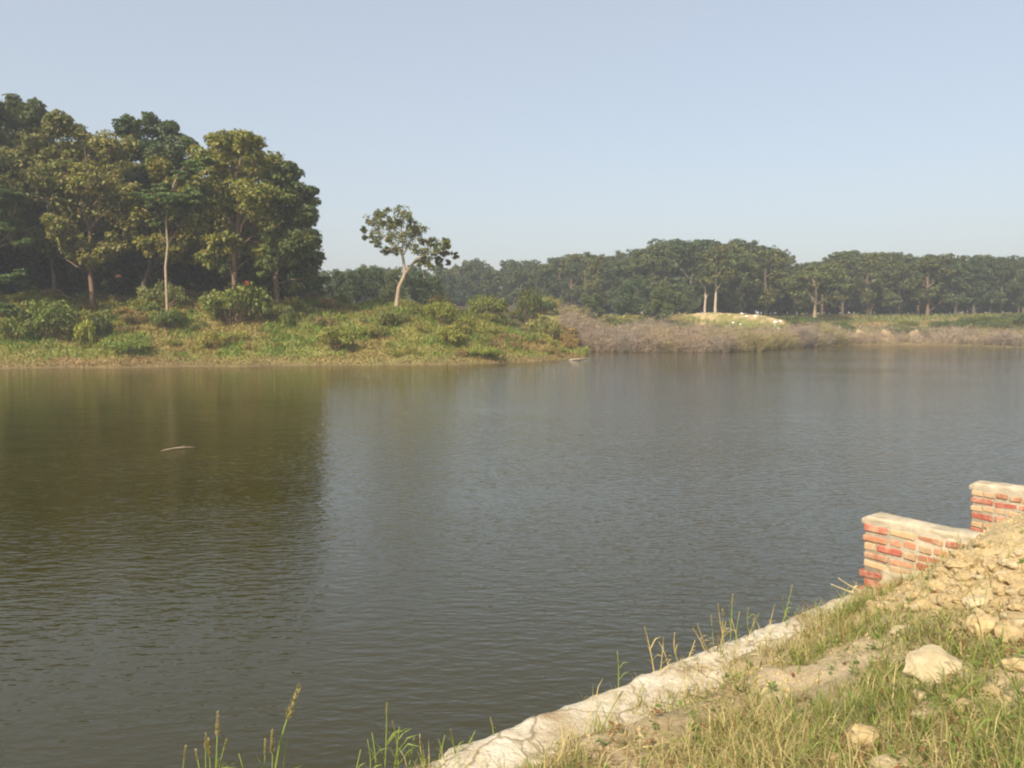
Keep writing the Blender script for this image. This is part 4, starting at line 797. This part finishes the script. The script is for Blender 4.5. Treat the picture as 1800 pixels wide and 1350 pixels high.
ST = [(482, 526, 1205, .19, 3, 1.6, 'tall green grass stalk with long seed head, tallest at the bottom edge'), (366, 383, 1252, .11, 4, 1.3, 'grass stalk with short tan seed head left of the tallest stalk'), (350, 366, 1300, .09, 4, 1.2, 'low bushy grass stalk leaning beside the short tan seed head'),
      (318, 326, 1312, .06, 4, 1.1, 'leftmost grass stalk at the bottom edge'), (458, 478, 1285, .12, 3, 1.3, 'bent grass stalk with drooping tan head just left of the tallest stalk'), (676, 680, 1236, .07, 6, 1.2, 'upright green stalk with narrow leaves where the coping leaves the frame'),
      (620, 634, 1318, 0, 4, 1.2, 'short leafy stalk left of the coping corner'), (746, 738, 1290, 0, 5, 1.0, 'short bladed tuft stalk standing on the pale coping corner'), (868, 862, 1262, .05, 4, .9, 'thin stalk at the coping edge in the middle of the bottom'),
      (1087, 1085, 1145, 0, 6, 1.1, 'leafy green sprig standing alone on the coping edge'), (1150, 1133, 1102, .07, 5, 1.0, 'branching pale stalk leaning over the water from the coping'), (1194, 1186, 1112, .05, 4, 1.0, 'dry brown twiggy stalk on the coping edge'),
      (1210, 1222, 1125, 0, 4, 1.0, 'forked dry twig stalk beside the brown twiggy stalk'), (1268, 1270, 1070, .07, 4, 1.0, 'straw coloured stalk left of the tall seed head on the coping'), (1284, 1288, 1045, .09, 5, 1.2, 'tallest seed head stalk above the middle of the coping'),
      (1318, 1316, 1068, .07, 4, 1.0, 'thin stalk right of the tall seed head on the coping'), (1376, 1393, 1028, .06, 4, 1.0, 'slanting green stalk near the brick wall on the coping'), (1240, 1218, 1105, .06, 4, 1.0, 'straw stalk bending far left over the water')]
for i, (u0, u1, v1, hd, nl_, ft_, lb) in enumerate(ST):
    r0 = edge_root(u0); dry = any(w in lb for w in ('straw', 'dry', 'pale')); q = P(u1, v1, r0[1]+rng.uniform(-.05, .05))
    stalk(r0, q, lb, hd, nl_, STR if dry else GREENS, TAN, None, ft_, 300+i)
for i, (u, v, u2, v2, lb) in enumerate([(1514, 1040, 1474, 1016, 'upper of two pale straws jutting over the water by the brick wall'), (1504, 1044, 1461, 1027, 'lower of two pale straws jutting over the water by the brick wall')]):
    r0 = P(u, v, 7.05); stalk(r0, P(u2, v2, 6.95), lb, 0, 1, (.6, .5, .3), TAN, None, 2.0, 400+i)
for i, (u0, u1, v1, hd) in enumerate([(1256, 1250, 1080, .05), (1262, 1276, 1092, 0), (1276, 1262, 1062, .06), (1292, 1300, 1075, .05), (1300, 1286, 1088, 0), (1308, 1328, 1082, .05), (1326, 1334, 1078, .04), (1246, 1226, 1096, .04),
        (1352, 1362, 1062, .04), (1384, 1376, 1052, .05), (1160, 1166, 1120, .04), (1176, 1158, 1128, 0)]):
    r0 = edge_root(u0, .05+.1*r4.rand()); stalk(r0, P(u1, v1, r0[1]+r4.uniform(-.1, .1)), 'thin dry stem in the weedy cluster on the middle of the coping', hd, 4, STR if i % 3 else GREENS, TAN, 'weedy cluster on the coping', .8, 700+i)
for i, (u0, u1, v1, hd) in enumerate([(372, 362, 1290, .08), (392, 398, 1300, .06), (336, 344, 1318, .05), (470, 466, 1300, .08), (498, 505, 1300, .0), (692, 702, 1278, 0), (664, 654, 1288, 0), (716, 728, 1296, 0), (770, 782, 1292, 0), (800, 792, 1282, .04), (820, 836, 1284, 0), (700, 690, 1268, .04), (410, 420, 1325, 0), (640, 646, 1300, 0)]):
    r0 = edge_root(u0, -.01+.1*r4.rand()); stalk(r0, P(u1, v1, r0[1]+r4.uniform(-.1, .1)), 'small grass sprig among the tall stalks along the bottom edge', hd, 5, GREENS, TAN, 'grass sprigs along the bottom edge', 1.1, 800+i)
# taller loose stems on the embankment
for i in range(70):
    s0, n0_ = r4.uniform(-1.6, SW-1.2), r4.uniform(.5, 3.2)
    if float(heapw(s0, n0_)) > .35: continue
    x0, y0 = xy(s0, n0_); z0 = float(emb_z(s0, n0_)); L = r4.uniform(.18, .38); a_ = r4.rand()*6.28
    stalk((x0, y0, z0-.01), (x0+math.cos(a_)*L*.45, y0+math.sin(a_)*L*.35, z0+L*.85), 'loose grass stem rising above the short grass of the embankment', .05 if r4.rand() < .4 else 0, 3, STR if r4.rand() < .6 else GREENS, TAN, 'loose grass stems on the embankment', 1.0, 500+i)

# ------------------------------------------------------------------ haze
HZ = bpy.data.materials.new('haze_air'); HZ.use_nodes = True; hn, hl = HZ.node_tree.nodes, HZ.node_tree.links
for n_ in list(hn):
    if n_.type == 'BSDF_PRINCIPLED': hn.remove(n_)
pv = hn.new('ShaderNodeVolumePrincipled'); pv.inputs['Color'].default_value = (.86, .92, 1.0, 1); pv.inputs['Density'].default_value = .0009; pv.inputs['Anisotropy'].default_value = 0.0
hl.new(pv.outputs['Volume'], hn['Material Output'].inputs['Volume'])
x0, x1, y0, y1, z0, z1 = -2500, 2500, -120, 1200, -4.5, 34
V = [(x0, y0, z0), (x1, y0, z0), (x1, y1, z0), (x0, y1, z0), (x0, y0, z1), (x1, y0, z1), (x1, y1, z1), (x0, y1, z1)]
tag(ob('haze', mesh_np('haze', V, [[(0, 3, 2, 1), (4, 5, 6, 7), (0, 1, 5, 4), (1, 2, 6, 5), (2, 3, 7, 6), (3, 0, 4, 7)]], HZ)), kind='stuff')
